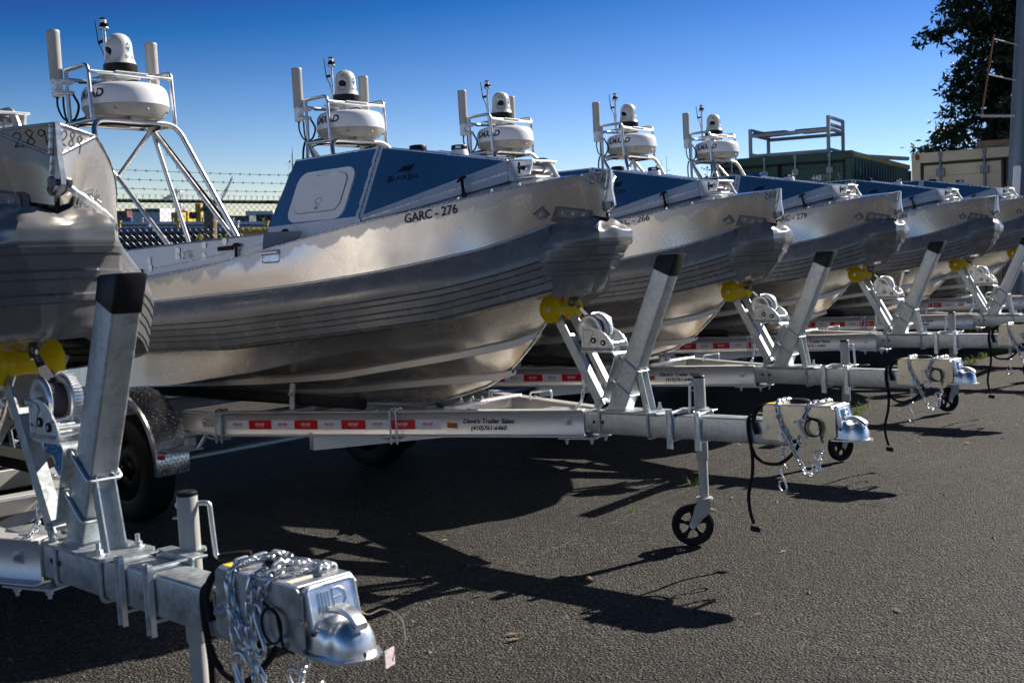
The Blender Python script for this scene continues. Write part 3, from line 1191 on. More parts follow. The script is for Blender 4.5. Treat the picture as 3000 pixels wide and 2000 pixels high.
cov_b = lambda x: float(np.interp(-x, [1.6, 1.9, 2.4, 2.85, 3.4, 4.65], [1.492, 1.463, 1.425, 1.398, 1.370, 1.322]))
def cov_t(x): return 1.592 + (x + 1.65) * .010
def b_cover(bm):
    rows = []
    for x in np.linspace(-1.65, -4.62, 22):
        zt, zb = cov_t(x), cov_b(x)
        P = [V((x, -.745, zb)), V((x, -.742, zb + .045)), V((x, -.732, zt - .012)), V((x, -.718, zt)), V((x, -.3, zt + .012)), V((x, .3, zt + .012)), V((x, .718, zt)), V((x, .732, zt - .012)), V((x, .742, zb + .045)), V((x, .745, zb))]
        rows.append(P)
    vv = grid(bm, rows)
    face(bm, vv[0][::-1]); face(bm, vv[-1])
def b_cover_weld(bm):
    for s in (1, -1):
        weld(bm, [V((x, -.7432 * s, cov_b(x) + .042)) for x in np.linspace(-1.66, -4.6, 20)], .003, .009, seed=8)
def b_cover_lip(bm):
    for s in (1, -1):
        rows = []
        for x in np.linspace(-1.62, -4.62, 20):
            zb = cov_b(x)
            rows.append([V((x, -.752 * s, zb - .010)), V((x, -.758 * s, zb - .026)), V((x, -.70 * s, zb - .028))])
        grid(bm, rows)
def b_cover_spots(bm):
    rnd = random.Random(5)
    for x, z in ((-2.47, 1.535), (-2.47, 1.503), (-2.20, 1.555), (-2.20, 1.490), (-2.00, 1.565), (-2.78, 1.495), (-2.77, 1.450)):
        ring = [bm.verts.new(V((x + rnd.uniform(.020, .030) * math.cos(q), -.7432 + (z - 1.5) * .07, z + rnd.uniform(.016, .026) * math.sin(q)))) for q in np.linspace(0, 2 * math.pi, 13)[:-1]]
        face(bm, ring)
def b_marking(s):
    def fn(bm):
        scrawl(bm, s, lambda u, v: V((-2.410 + u, -.7450 + (1.49 + v - 1.5) * .07, 1.486 + v + u * .03)), .042, .0035)
    return fn
def b_bow_marking(s, sides):
    def fn(bm):
        for sg in sides:
            n = (CRN - TIP).cross(STM - TIP).normalized()
            if n.y > 0: n = -n
            o = CRN.lerp(TIP, .30) + V((0, 0, 0))
            u = (TIP - CRN).normalized()
            v = n.cross(u)
            if v.z < 0: v = -v
            ln = (TIP - CRN).length
            if sg > 0:
                f = lambda a, b_: o + u * a + v * (b_ - .052) + n * .0012
            else:
                f = lambda a, b_: mir(CRN.lerp(TIP, .88) - u * a + v * (b_ - .052) + n * .0012)
            scrawl(bm, s, f, .040, .0032, gap=.80)
    return fn

def b_number(txt, x0, z0, x1, z1, hgt):
    def fn(bm):
        L = x1 - x0
        w_ = math.hypot(L, hull_y(x1, z1) - hull_y(x0, z0))
        def f(u, v):
            x = x0 + u * L / w_
            z = z0 + (z1 - z0) * (u / w_) + v
            p, px, n = surf_frame(x, z)
            return p + n * .0022
        lettering(bm, txt, f, w_, hgt, 0, .014)
    return fn

def plate_frame(x, z, sgn, tilt, off):
    p, px, n = surf_frame(x, z, sgn)
    if px.x < 0: px = -px
    up = n.cross(px)
    if up.z < 0: up = -up
    u = (px * math.cos(tilt) + up * math.sin(tilt)).normalized()
    v = up * math.cos(tilt) - px * math.sin(tilt)
    o = p + n * off
    return Matrix(((u.x, v.x, n.x, o.x), (u.y, v.y, n.y, o.y), (u.z, v.z, n.z, o.z), (0, 0, 0, 1)))
PL3 = lambda s, off=.0: plate_frame(-.014, 1.572, s, -.16, off)
PL1 = lambda s, off=.0: plate_frame(-.138, 1.578, s, .65, off)
def solid(bm, poly, M, h):
    prism(bm, poly, M, h)
def b_plate3(sgn):
    return lambda bm: solid(bm, rrect(.150, .042, .008, 3), PL3(sgn, .0065), .005)
def b_plate1(sgn):
    return lambda bm: solid(bm, rrect(.046, .040, .006, 3), PL1(sgn, .0055), .006)
def plate_bolts(sgn):
    out = []
    M = PL3(sgn)
    for d in (-.050, 0, .050):
        out.append((M @ V((d, 0, .0115)), M.to_3x3() @ V((0, 0, 1))))
    M = PL1(sgn)
    out.append((M @ V((0, 0, .0115)), M.to_3x3() @ V((0, 0, 1))))
    return out
def b_flap(sgn):
    """rubber tongues of the bow fender clamped under the plates"""
    def fn(bm):
        solid(bm, [(-.090, .026), (-.080, .030), (.082, .026), (.094, .018), (.100, -.05), (-.105, -.05)], PL3(sgn, .001), .005)
        solid(bm, [(-.034, -.030), (-.032, .028), (.032, .028), (.034, -.030)], PL1(sgn, .001), .004)
    return fn

def b_stem(bm):
    P = [(.112, 1.774), (.138, 1.771), (.137, 1.675), (.148, 1.618), (.146, 1.598), (.134, 1.586), (.102, 1.572), (.05, 1.543), (.06, 1.60), (.094, 1.676)]
    prism(bm, P, Matrix(((1, 0, 0, 0), (0, 0, 1, -.007), (0, 1, 0, 0), (0, 0, 0, 1))), .014)
def b_shackle(bm):
    p = V((.124, 0, 1.606))
    cyl(bm, p + V((0, -.026, 0)), p + V((0, .026, 0)), .0095, seg=12)
    cyl(bm, p + V((0, -.030, 0)), p + V((0, -.018, 0)), .016, seg=6)
    cyl(bm, p + V((0, .018, 0)), p + V((0, .030, 0)), .014, seg=6)
    tube(bm, smooth_path([p + V((0, -.02, 0)), p + V((-.02, -.024, -.018)), p + V((-.034, 0, -.034)), p + V((-.02, .024, -.018)), p + V((0, .02, 0))], 5), .006, 8)

# --- sensor arch
def b_arch(bm):
    y = .33
    for s in (1, -1):
        Y = y * s
        tube(bm, fillet([(-4.355, Y, 2.53), (-4.355, Y, 2.925), (-4.058, Y, 2.925), (-4.042, Y, 2.53)][1:], .05), .0155, 12)
        tube(bm, [(-4.355, Y, 2.53), (-4.355, Y, 2.928)], .0155, 12)
        tube(bm, [(-4.36, Y, 2.54), (-4.03, Y, 2.535)], .018, 12)
        foot = V((-3.60, .56 * s, 1.56))
        tube(bm, [(-4.362, Y, 2.545), V((-3.62, .53 * s, 1.60))], .017, 12)
        tube(bm, [(-4.362, Y, 2.545), V((-4.22, .52 * s, 1.56))], .017, 12)
        tube(bm, [(-4.362, Y, 2.545), (-4.343, 0, 2.165)], .017, 12)
        cyl(bm, foot + V((0, 0, 0)), foot + V((0, 0, .012)), .05, seg=20)
    tube(bm, fillet([(-3.60, -.56, 1.56), (-4.035, -y, 2.54), (-4.035, y, 2.54), (-3.60, .56, 1.56)], .11, 8), .0195, 14)
    tube(bm, [(-4.362, -y, 2.545), (-4.362, y, 2.545)], .018, 12)
    tube(bm, [(-4.343, 0, 2.175), (-3.70, 0, 1.60)], .017, 12)
    tube(bm, [(-4.05, -y, 2.876), (-4.05, y, 2.876)], .014, 12)
    tube(bm, [(-4.355, -y, 2.858), (-4.355, y, 2.858)], .014, 12)
    tube(bm, [(-4.20, -y, 2.542), (-4.20, y, 2.542)], .016, 12)
    for q in ((-4.362, y, 2.545), (-4.362, -y, 2.545), (-4.343, 0, 2.165)):
        ball(bm, q, .023, 12, 8)
def b_platform(bm):
    box(bm, (-4.20, 0, 2.892), (.34, .26, .006), bev=.002)
    for x in (-4.30, -4.10):
        box(bm, (x, 0, 2.872), (.03, .20, .03), bev=.004)
    box(bm, (-4.19, 0, 2.86), (.10, .10, .04), bev=.006)
def b_arch_cable(bm):
    rnd = random.Random(2)
    for k in range(3):
        o = V((.010 * math.cos(k * 2.1), .020 + .010 * math.sin(k * 2.1), .012))
        tube(bm, smooth_path([V((-4.32, .20, 2.52)) + o, V((-4.372, .335, 2.53)) + o, V((-4.0, .435, 2.08)) + o, V((-3.64, .54, 1.64)) + o, V((-3.55, .56, 1.60)) + o], 8), .007, 6)
    tube(bm, smooth_path([(-4.355, -.31, 2.50), (-4.20, -.33, 2.512), (-4.05, -.2, 2.512), (-4.04, 0., 2.510), (-4.05, .2, 2.514), (-4.3, .3, 2.52)], 8), .008, 6)
    tube(bm, smooth_path([(-4.40, -.33, 2.56), (-4.40, -.36, 2.45), (-4.36, -.40, 2.2), (-4.30, -.46, 1.9), (-4.24, -.51, 1.6)], 6), .010, 6)
    tube(bm, smooth_path([(-4.34, -.25, 2.84), (-4.2, -.05, 2.835), (-4.1, .05, 2.85), (-4.2, .2, 2.84)], 6), .006, 6)
    for t in np.linspace(.08, .92, 8):
        p = V((-4.372, .335, 2.53)).lerp(V((-3.64, .54, 1.64)), t)
        M = axis_m(p, V((.73, .2, -.89)))
        tube(bm, [M @ V((.026 * math.cos(q), .026 * math.sin(q), 0)) for q in np.linspace(0, 2 * math.pi, 13)[:-1]], .0022, 5, closed=True)
RADAR_C = V((-4.15, 0, 0))
def b_radar_base(bm):
    lathe(bm, [(0, 2.578), (.12, 2.576), (.235, 2.577), (.262, 2.582), (.290, 2.615), (.3045, 2.648)], Matrix.Translation(RADAR_C), 56)
    for a in np.linspace(0, 2 * math.pi, 9)[:-1]:
        cyl(bm, RADAR_C + V((.285 * math.cos(a), .285 * math.sin(a), 2.600)), RADAR_C + V((.296 * math.cos(a), .296 * math.sin(a), 2.610)), .009, seg=8)
    box(bm, RADAR_C + V((0, 0, 2.562)), (.30, .10, .03), bev=.004)
def b_radar_top(bm):
    lathe(bm, [(.3052, 2.650), (.3055, 2.660), (.3045, 2.70), (.299, 2.745), (.290, 2.772), (.272, 2.793), (.24, 2.805), (.15, 2.813), (0, 2.815)], Matrix.Translation(RADAR_C), 64)
def cyl_fn(C, z0, rad, az0, inv=False):
    def f(u, v):
        z = z0 + v
        r0 = rad(z)
        a = az0 + u / r0
        return V((C.x + (r0 + .0015) * math.cos(a), C.y + (r0 + .0015) * math.sin(a), z))
    return f
rad_top = lambda z: float(np.interp(z, [2.65, 2.70, 2.745, 2.772], [.3055, .3045, .299, .290]))
rad_bot = lambda z: float(np.interp(z, [2.582, 2.615, 2.648], [.262, .290, .3045]))
def b_simrad(bm):
    lettering(bm, 'SIMRAD', cyl_fn(RADAR_C, 2.694, rad_top, R(-88) - .155 / .30), .31, .066, 0, .040)
def b_halo(bm):
    lettering(bm, 'HALO', cyl_fn(RADAR_C, 2.606, rad_bot, R(0) - .06 / .29), .12, .022, 0, .01, space=1.5)
CAM_C = V((-4.185, 0, 0))
CP = [(.117, 2.968), (.108, 2.985), (.099, 3.015), (.095, 3.06), (.0935, 3.10), (.088, 3.135), (.076, 3.162), (.055, 3.182), (.028, 3.193), (0, 3.196)]
cam_r = lambda z: float(np.interp(z, [p[1] for p in CP], [p[0] for p in CP]))
def b_cam_base(bm):
    lathe(bm, [(0, 2.896), (.118, 2.896), (.120, 2.90), (.120, 2.962), (.116, 2.967), (0, 2.967)], Matrix.Translation(CAM_C), 40)
def b_cam_body(bm):
    # yoke shell with an open mouth (turned towards +x of its own frame)
    seg = 48
    rings = []
    prof = []
    for (r0, z0), (r1, z1) in zip(CP, CP[1:]):
        for t in (0, .5): prof.append((r0 + (r1 - r0) * t, z0 + (z1 - z0) * t))
    prof.append(CP[-1])
    for r0, z0 in prof:
        ring = []
        for k in range(seg):
            a = 2 * math.pi * k / seg
            aa = (a + math.pi) % (2 * math.pi) - math.pi
            d = ((aa * .095) / .062) ** 2 + ((z0 - 3.085) / .085) ** 2       # mouth ellipse pushed in
            rr = r0
            if d < 1 and r0 > .01: rr = r0 - .030 * min(1, (1 - d) * 5)
            ring.append(bm.verts.new(V((CAM_C.x + rr * math.cos(a), rr * math.sin(a), z0))))
        rings.append(ring)
    for a, c in zip(rings, rings[1:]):
        for k in range(seg):
            face(bm, [a[k], a[(k + 1) % seg], c[(k + 1) % seg], c[k]])
    bmesh.ops.remove_doubles(bm, verts=bm.verts, dist=1e-5)
def b_cam_ball(bm):
    ball(bm, CAM_C + V((.030, 0, 3.098)), .062, 24, 14, (1, .86, 1.05))
def b_cam_lens(bm):
    d = V((.80, 0, -.60)).normalized()
    c = CAM_C + V((.030, 0, 3.098))
    lathe(bm, [(0, .0632), (.028, .0625), (.034, .058), (.034, .045)], axis_m(c, d), 20)
def b_cam_logo(bm):
    def f(u, v): return cyl_fn(CAM_C, 3.0, cam_r, R(22))(u, v)
    lettering(bm, 'FLIR', f, .060, .020, .05, .025, u0=.022, v0=.003)
    def poly(pts): face(bm, [bm.verts.new(f(a, b_)) for a, b_ in pts])
    poly([(0, .014), (.009, .028), (.018, .014), (.0135, .014), (.009, .020), (.0045, .014)])
    poly([(0, .011), (.0045, .011), (.009, .006), (.0135, .011), (.018, .011), (.009, -.003)])
def b_cam_emblem(bm):
    f = cyl_fn(CAM_C, 3.05, cam_r, R(30))
    def poly(pts): face(bm, [bm.verts.new(f(a, b_)) for a, b_ in pts])
    poly([(0, .045), (.02, .075), (.040, .045), (.028, .045), (.02, .058), (.012, .045)])
    poly([(.012, .040), (.02, .030), (.028, .040), (.040, .040), (.02, .0), (0, .030), (.006, .035)])
def b_antenna(s):
    def fn(bm):
        y = -.395 if s > 0 else .385
        c = V((-4.380, y, 0))
        lathe(bm, [(0, 2.845), (.043, 2.845), (.0445, 2.86), (.0465, 3.18), (.0475, 3.185), (.0475, 3.198), (.045, 3.203), (0, 3.204)], Matrix.Translation(c), 24)
    return fn
def b_ant_bracket(s):
    def fn(bm):
        y = -.395 if s > 0 else .385
        box(bm, (-4.380, y, 2.795), (.065, .06, .125), bev=.004)
        for z in (2.842, 2.765):
            box(bm, (-4.362, (y + -.33 * s) / 2 if s > 0 else (y + .33) / 2, z), (.055, .150, .026), bev=.003)
            for q in (-.045, .045):
                yy = ((-.362) if s > 0 else .358) + q
                cyl(bm, (-4.332, yy, z), (-4.322, yy, z), .006, seg=8)
    return fn
def b_ant_cable(s):
    def fn(bm):
        y = -.395 if s > 0 else .385
        k = 1 if s > 0 else -1
        tube(bm, smooth_path([(-4.39, y, 2.735), (-4.39, y + .0, 2.66), (-4.375, y + .03 * k, 2.58), (-4.34, y + .08 * k, 2.555), (-4.25, y + .07 * k, 2.56), (-4.15, y + .07 * k, 2.56)], 7), .0075, 7)
        tube(bm, smooth_path([(-4.36, y + .03 * k, 2.735), (-4.355, y + .025 * k, 2.67), (-4.36, y + .035 * k, 2.60), (-4.36, y + .05 * k, 2.55)], 7), .0075, 7)
        if s > 0: tube(bm, smooth_path([(-4.335, -.30, 2.75), (-4.30, -.285, 2.67), (-4.32, -.30, 2.59), (-4.35, -.32, 2.56)], 7), .009, 7)
        cyl(bm, (-4.39, y, 2.742), (-4.39, y, 2.720), .010, seg=10)
    return fn
def b_mast(bm):
    tube(bm, [(-4.372, 0, 2.86), (-4.372, 0, 3.268)], .0135, 12)
    lathe(bm, [(0, 3.262), (.036, 3.262), (.037, 3.268), (.036, 3.273), (0, 3.273)], Matrix.Translation((-4.372, 0, 0)), 22)
def b_mast_lamp(bm):
    M = Matrix.Translation((-4.372, 0, 0))
    lathe(bm, [(.034, 3.273), (.030, 3.285), (.024, 3.305), (.023, 3.308)], M, 22)
    lathe(bm, [(.024, 3.330), (.024, 3.338), (.020, 3.343), (0, 3.344)], M, 22)
    box(bm, (-4.352, .012, 3.290), (.03, .02, .022), bev=.004)
def b_mast_lens(bm):
    lathe(bm, [(.0225, 3.306), (.0225, 3.331)], Matrix.Translation((-4.372, 0, 0)), 22)
def b_whip(bm):
    box(bm, (-4.398, -.01, 3.175), (.05, .014, .022), bev=.003)
    tube(bm, smooth_path([(-4.418, -.02, 3.155), (-4.425, -.022, 3.19), (-4.432, -.024, 3.26), (-4.44, -.026, 3.335)], 4), [.007, .006, .006, .006, .006, .005, .005, .005, .005, .0045, .0045, .004, .004][:13], 7)
    tube(bm, smooth_path([(-4.418, -.02, 3.155), (-4.405, -.012, 3.12), (-4.392, .0, 3.06), (-4.390, .004, 2.95)], 5), .004, 6)
def b_nav_disc(bm):
    lathe(bm, [(0, 2.042), (.036, 2.042), (.046, 2.040), (.049, 2.034), (.049, 2.015)], Matrix.Translation((-1.19, .02, 0)), 28)
def b_nav_base(bm):
    lathe(bm, [(.050, 1.93), (.047, 1.972), (.043, 1.978), (0, 1.978)], Matrix.Translation((-.865, .01, 0)), 28)
def b_nav_light(bm):
    lathe(bm, [(.042, 1.977), (.044, 1.982), (.044, 1.998), (.040, 2.004), (0, 2.005)], Matrix.Translation((-.865, .01, 0)), 28)
def b_nav_window(bm):
    lathe(bm, [(.0446, 1.984), (.0446, 1.996)], Matrix.Translation((-.865, .01, 0)), 8, R(-75), R(-35))
def b_hinge_plate(bm):
    box(bm, (-.352, 0, 1.866), (.165, .20, .008), Matrix.Rotation(R(7), 3, 'Y'), .002)
    for y in (-.088, .088):
        prism(bm, [(-.43, 1.78), (-.43, 1.868), (-.275, 1.852), (-.30, 1.79)], Matrix(((1, 0, 0, 0), (0, 0, 1, y - .004), (0, 1, 0, 0), (0, 0, 0, 1))), .008)
    box(bm, (-.345, 0, 1.776), (.18, .20, .010), bev=.002)
def b_hinge_pin(bm):
    tube(bm, [(-.318, -.115, 1.822), (-.318, .10, 1.822)], .016, 14)
    lathe(bm, [(.016, 0), (.024, 0), (.024, .014), (.016, .014)], axis_m((-.318, .03, 1.822), (0, 1, 0)), 16)
    q = smooth_path([(-.37, .055, 1.872), (-.31, .055, 1.866), (-.275, .055, 1.835), (-.250, .055, 1.790), (-.225, .055, 1.752)], 4)
    tube(bm, q, [.012] * len(q), 8)
def b_hinge_knob(bm):
    tube(bm, [(-.318, -.155, 1.822), (-.318, -.115, 1.822)], [.008, .012], 10)
    tube(bm, [(-.318, -.150, 1.795), (-.318, -.148, 1.848)], .006, 8)
def b_recess_frame(bm):
    p, px, n = surf_frame(-1.50, 1.458)
    M = plate_m(p, px, n)
    P = [M @ V((x, y, .003)) for x, y in rrect(.130, .062, .016, 4)]
    tube(bm, P, .005, 6, closed=True)
    tube(bm, [M @ V((-.06, .018, .006)), M @ V((.06, .020, .006))], .012, 10)
def b_recess_shade(bm):  # flat black plate on the hull; its colour stands in for the hand-hold's shade
    p, px, n = surf_frame(-1.50, 1.458)
    prism(bm, rrect(.126, .058, .014, 4), plate_m(p, px, n) @ Matrix.Translation((0, 0, .0012)), .001)
def b_strake(x0, wd, zt, xs, xe):
    def fn(bm):
        for s in (1, -1):
            rows = []
            for x in np.linspace(xs, xe, 40):
                y, z = curve_y(x, x0, wd), zt(x)
                dy = (curve_y(x + .02, x0, wd) - curve_y(x - .02, x0, wd)) / .04
                n = V((dy, -1, 0)).normalized()
                e = min(1, (xs - x) / .12 + .35)
                P = [V((x, y, z + .016)), V((x, y, z + .012)) + n * .020 * e, V((x, y, z - .022 * e)) + n * .022 * e, V((x, y, z - .026 * e)) - n * .015]
                rows.append([V((p.x, p.y * s, p.z)) for p in P])
            vv = grid(bm, rows)
            face(bm, vv[0])
    return fn
def b_keel_bar(bm):
    P = [V((x, 0, keel_z(x) - .004)) for x in xs_station(50, -.24, -4.8, 1.3)]
    weld(bm, P, .0085, .014, seed=9)
def b_hook(bm):
    tube(bm, smooth_path([(-.09, 0, 1.205), (-.13, 0, 1.175), (-.16, 0, 1.145), (-.155, 0, 1.125), (-.13, 0, 1.125), (-.12, 0, 1.145)], 5), .009, 8)
    prism(bm, [(-.12, 1.23), (-.075, 1.23), (-.10, 1.15), (-.145, 1.15)], Matrix(((1, 0, 0, 0), (0, 0, 1, -.006), (0, 1, 0, 0), (0, 0, 0, 1))), .012)
def b_strap(bm):
    p = [(.115, .02, 1.60), (.105, .045, 1.585), (.075, .10, 1.56), (.03, .16, 1.535), (.00, .20, 1.515), (-.02, .225, 1.49)]
    P = smooth_path(p, 6)
    rows = []
    for i, q in enumerate(P):
        k = .013 + .002 * math.sin(i * 1.3)
        rows.append([q + V((0, 0, k)), q + V((.006, .005, 0)), q + V((0, 0, -k)), q + V((-.006, -.005, 0))])
    grid(bm, rows, closed_u=True)

def make_boat(i, loc, yaw, pitch, label, num=None, mark=None, bow=None, cam_az=-65, tape=False):
    t = put('patrol_boat', None, None, None, loc, (0, -R(pitch), R(yaw)), label=label, cat='boat', group='aluminium patrol boats on trailers')
    part(t, 'hull', 'hull_upper', b_hull_upper, 'hull_alu', 30)
    part(t, 'hull_bottom', 'hull_lower', b_hull_lower, 'hull_alu', 14)
    part(t, 'deck', 'deck', b_deck, 'cabin_alu', 20)
    part(t, 'bow_cap', 'bow_cap', b_bow_cap, 'hull_alu', 20)
    part(t, 'bow_weld', 'bow_weld', b_bow_welds, 'weld', 60, whole=False)
    part(t, 'gunwale_weld', 'gunwale_weld', b_gunwale_weld, 'weld', 60, whole=False)
    part(t, 'deck_studs', 'deck_studs', b_rail_pads, 'steel')
    for s in (1, -1):
        part(t, 'side_fender', 'side_fender%d' % s, b_fender(s), 'fender_grey', 28)
        part(t, 'fender_trim', 'fender_trim%d' % s, b_fender_trim(s), 'steel', 60)
        pl = part(t, 'mounting_plate', 'plate3%d' % s, b_plate3(s), 'plate_steel')
        pq = part(t, 'mounting_plate', 'plate1%d' % s, b_plate1(s), 'plate_steel')
        part(t, 'fender_flap', 'flap%d' % s, b_flap(s), 'fender_grey')
        for k, (p, n) in enumerate(plate_bolts(s)):
            part(pq if k == 3 else pl, 'bolt', 'plbolt%d%d' % (s, k), (lambda p, n: (lambda bm: (cyl(bm, p, p + n * .003, .0105, seg=14), ball(bm, p + n * .004, .0070, 10, 6))))(p, n), 'steel')
            if k < 3:
                part(pl, 'inspection_mark', 'plmark%d%d' % (s, k), (lambda p, n: (lambda bm: box(bm, p + n * .010 + V((0, 0, .004)), (.002, .002, .010))))(p, n), 'red_flag')
    part(t, 'bow_fender', 'nose%d' % i, b_nose(i * 7.3), 'fender_grey', 40)
    st = part(t, 'stem_plate', 'stem', b_stem, 'steel')
    part(st, 'shackle', 'shackle', b_shackle, 'dark_bolt')
    part(t, 'bow_hook', 'bow_hook', b_hook, 'dark_bolt')
    part(t, 'spray_rail', 'strake1', b_strake(-.34, .55, s1_z, -.37, -4.7), 'hull_alu')
    part(t, 'spray_rail', 'strake2', b_strake(-.5, .30, s2_z, -.56, -4.7), 'hull_alu')
    part(t, 'keel_bar', 'keel_bar', b_keel_bar, 'weld', 60)
    c = part(t, 'cabin', 'cabin', b_cabin, 'cabin_alu', 5)
    part(c, 'cabin_skirt', 'skirt', b_skirt, 'strip_alu', 5)
    part(c, 'gasket', 'gasket', b_gasket, 'gasket_black')
    part(c, 'weld_seam', 'cabin_weld', b_cabin_weld, 'weld', 60, whole=False)
    part(c, 'ground_band', 'weld_band', b_weld_band, 'strip_alu')
    part(c, 'emblem', 'logo', b_logo, 'ink_black', smooth=False)
    part(c, 'latch', 'latches', b_latches, 'black_rubber')
    h = part(t, 'side_hatch', 'hatch_frame', b_hatch_frame, 'hatch_white', 30)
    part(h, 'hatch_door', 'hatch_door', b_hatch_door, 'hatch_white', 30)
    part(h, 'hatch_gap', 'hatch_gap', b_hatch_gap, 'gasket_black')
    part(t, 'roof_cap', 'nav_disc', b_nav_disc, 'black_plastic')
    n = part(t, 'lamp_base', 'nav_base', b_nav_base, 'white_plastic')
    part(n, 'navigation_light', 'nav_light', b_nav_light, 'black_plastic')
    part(n, 'lamp_window', 'nav_window', b_nav_window, 'white_plastic')
    hp = part(t, 'cabin_hinge', 'hinge_plate', b_hinge_plate, 'strip_alu')
    part(hp, 'hinge_pin', 'hinge_pin', b_hinge_pin, 'steel', whole=True)
    part(hp, 'pin_knob', 'hinge_knob', b_hinge_knob, 'black_rubber')
    cv = part(t, 'stern_cover', 'cover', b_cover, 'hull_alu', 25)
    part(cv, 'cover_weld', 'cover_weld', b_cover_weld, 'weld', 60, whole=False)
    part(cv, 'cover_lip', 'cover_lip', b_cover_lip, 'strip_alu')
    part(cv, 'sanded_spot', 'cover_spots', b_cover_spots, 'rail_alu')
    part(cv, 'latch', 'cover_latches', b_cover_latches, 'black_rubber')
    rf = part(t, 'grab_handle', 'recess_frame', b_recess_frame, 'steel')
    part(rf, 'recess_shade_plate', 'recess_shade', b_recess_shade, 'gasket_black')
    if num:
        part(t, 'hull_number', 'num%d' % i, b_number(*num), 'ink_black', smooth=False)
    if mark:
        part(cv, 'handwriting', 'mark%d' % i, b_marking(mark), 'marker_ink', smooth=False)
    if bow:
        for s in (1, -1):
            part(t, 'handwriting', 'bowmark%d%d' % (i, s), b_bow_marking(bow, (s,)), 'marker_ink', smooth=False)
    ar = part(t, 'sensor_arch', 'arch', b_arch, 'tube_alu', 40)
    part(ar, 'camera_platform', 'platform', b_platform, 'strip_alu')
    part(ar, 'cable', 'arch_cable', b_arch_cable, 'black_rubber', whole=True)
    rd = part(t, 'radar', 'radar_base', b_radar_base, 'radar_base', 30)
    part(rd, 'radome', 'radar_top', b_radar_top, 'white_plastic', 40)
    part(rd, 'lettering', 'simrad', b_simrad, 'ink_black', smooth=False)
    part(rd, 'embossed_lettering', 'halo', b_halo, 'antenna_grey', smooth=False)
    cb = part(t, 'thermal_camera', 'cam_base', b_cam_base, 'black_plastic', 30)
    Mrot = Matrix.Translation(CAM_C) @ Matrix.Rotation(R(cam_az), 4, 'Z') @ Matrix.Translation(-CAM_C)
    for nm, key, fn, mt in (('camera_housing', 'cam_body', b_cam_body, 'cream_plastic'), ('camera_ball', 'cam_ball', b_cam_ball, 'cream_plastic'), ('lens', 'cam_lens', b_cam_lens, 'black_plastic')):
        o = part(cb, nm, key, fn, mt, 40)
        o.matrix_local = Mrot
    Ml = Matrix.Translation(CAM_C) @ Matrix.Rotation(R(-30), 4, 'Z') @ Matrix.Translation(-CAM_C)
    part(cb, 'lettering', 'flir', b_cam_logo, 'logo_blue', smooth=False).matrix_local = Ml
    part(cb, 'emblem', 'flir_emblem', b_cam_emblem, 'logo_cyan', smooth=False).matrix_local = Ml
    for s in (1, -1):
        an = part(t, 'antenna', 'antenna%d' % s, b_antenna(s), 'antenna_grey')
        part(an, 'antenna_bracket', 'ant_bracket%d' % s, b_ant_bracket(s), 'strip_alu')
        part(an, 'antenna_cable', 'ant_cable%d' % s, b_ant_cable(s), 'black_rubber')
    ms = part(t, 'light_mast', 'mast', b_mast, 'tube_alu')
    part(ms, 'mast_lamp', 'mast_lamp', b_mast_lamp, 'black_plastic')
    part(ms, 'lamp_lens', 'mast_lens', b_mast_lens, 'white_plastic')
    part(ms, 'whip_antenna', 'whip', b_whip, 'black_rubber')
    if i == 0:
        part(t, 'tie_strap', 'tie_strap', b_strap, 'strap_white')
    if tape:
        part(c, 'masking_tape', 'blue_tape', lambda bm: (box(bm, (-1.15, -.05, 2.022), (.16, .10, .004), Matrix.Rotation(.3, 3, 'Z')), box(bm, (-1.06, -.09, 2.016), (.08, .05, .012), Matrix.Rotation(.8, 3, 'Z'))), 'blue_tape')
    return t

# position, heading and pitch of each boat and trailer, measured from the photograph
POSE = [((-1.253, 3.078, .024), -43.96, 4.41, (.006, .008)),
        ((.475, 5.379, 0.), -40.47, 4.20, (0., 0.)),
        ((1.747, 7.327, -.042), -41.65, 3.73, (.008, .003)),
        ((3.176, 9.176, -.019), -40.99, 3.98, (.023, .006)),
        ((4.717, 10.939, -.011), -40.42, 3.37, (.034, 0.)),
        ((6.051, 12.610, .052), -41.31, 3.68, (.029, -.005))]
def pose_m(i, off=(0, 0)):
    (l, yw, pt, _) = POSE[i]
    return Matrix.Translation(l) @ Matrix.Rotation(R(yw), 4, 'Z') @ Matrix.Rotation(-R(pt), 4, 'Y') @ Matrix.Translation((off[0], 0, off[1]))
BOATS = [
    ('patrol boat with 289 handwritten on its bow, cut off by the left edge', None, None, '289', -60, False),
    ('whole silver patrol boat lettered GARC - 276, second from the left', ('GARC - 276', -.716, 1.573, -.469, 1.607, .047), '276', '276', -100, False),
    ('silver patrol boat lettered 266, directly behind the one lettered GARC - 276', ('GARC - 266', -.822, 1.570, -.564, 1.606, .047), None, '266', -62, False),
    ('silver patrol boat lettered GARC - 279 with blue tape on its cabin roof', ('GARC - 279', -.732, 1.566, -.477, 1.590, .047), None, None, -50, True),
    ('silver patrol boat lettered 286, between the one lettered GARC - 279 and the farthest one', ('GARC - 286', -.820, 1.562, -.568, 1.590, .047), None, '286', -100, False),
    ('farthest patrol boat of the row, its bow cut off by the right edge', None, None, None, -70, False)]
for i, (lb, num, mk, bw, az, tp) in enumerate(BOATS):
    (l, yw, pt, off) = POSE[i]
    M = pose_m(i, off)
    make_boat(i, M.translation, yw, pt, lb, num, mk, bw, az, tp)

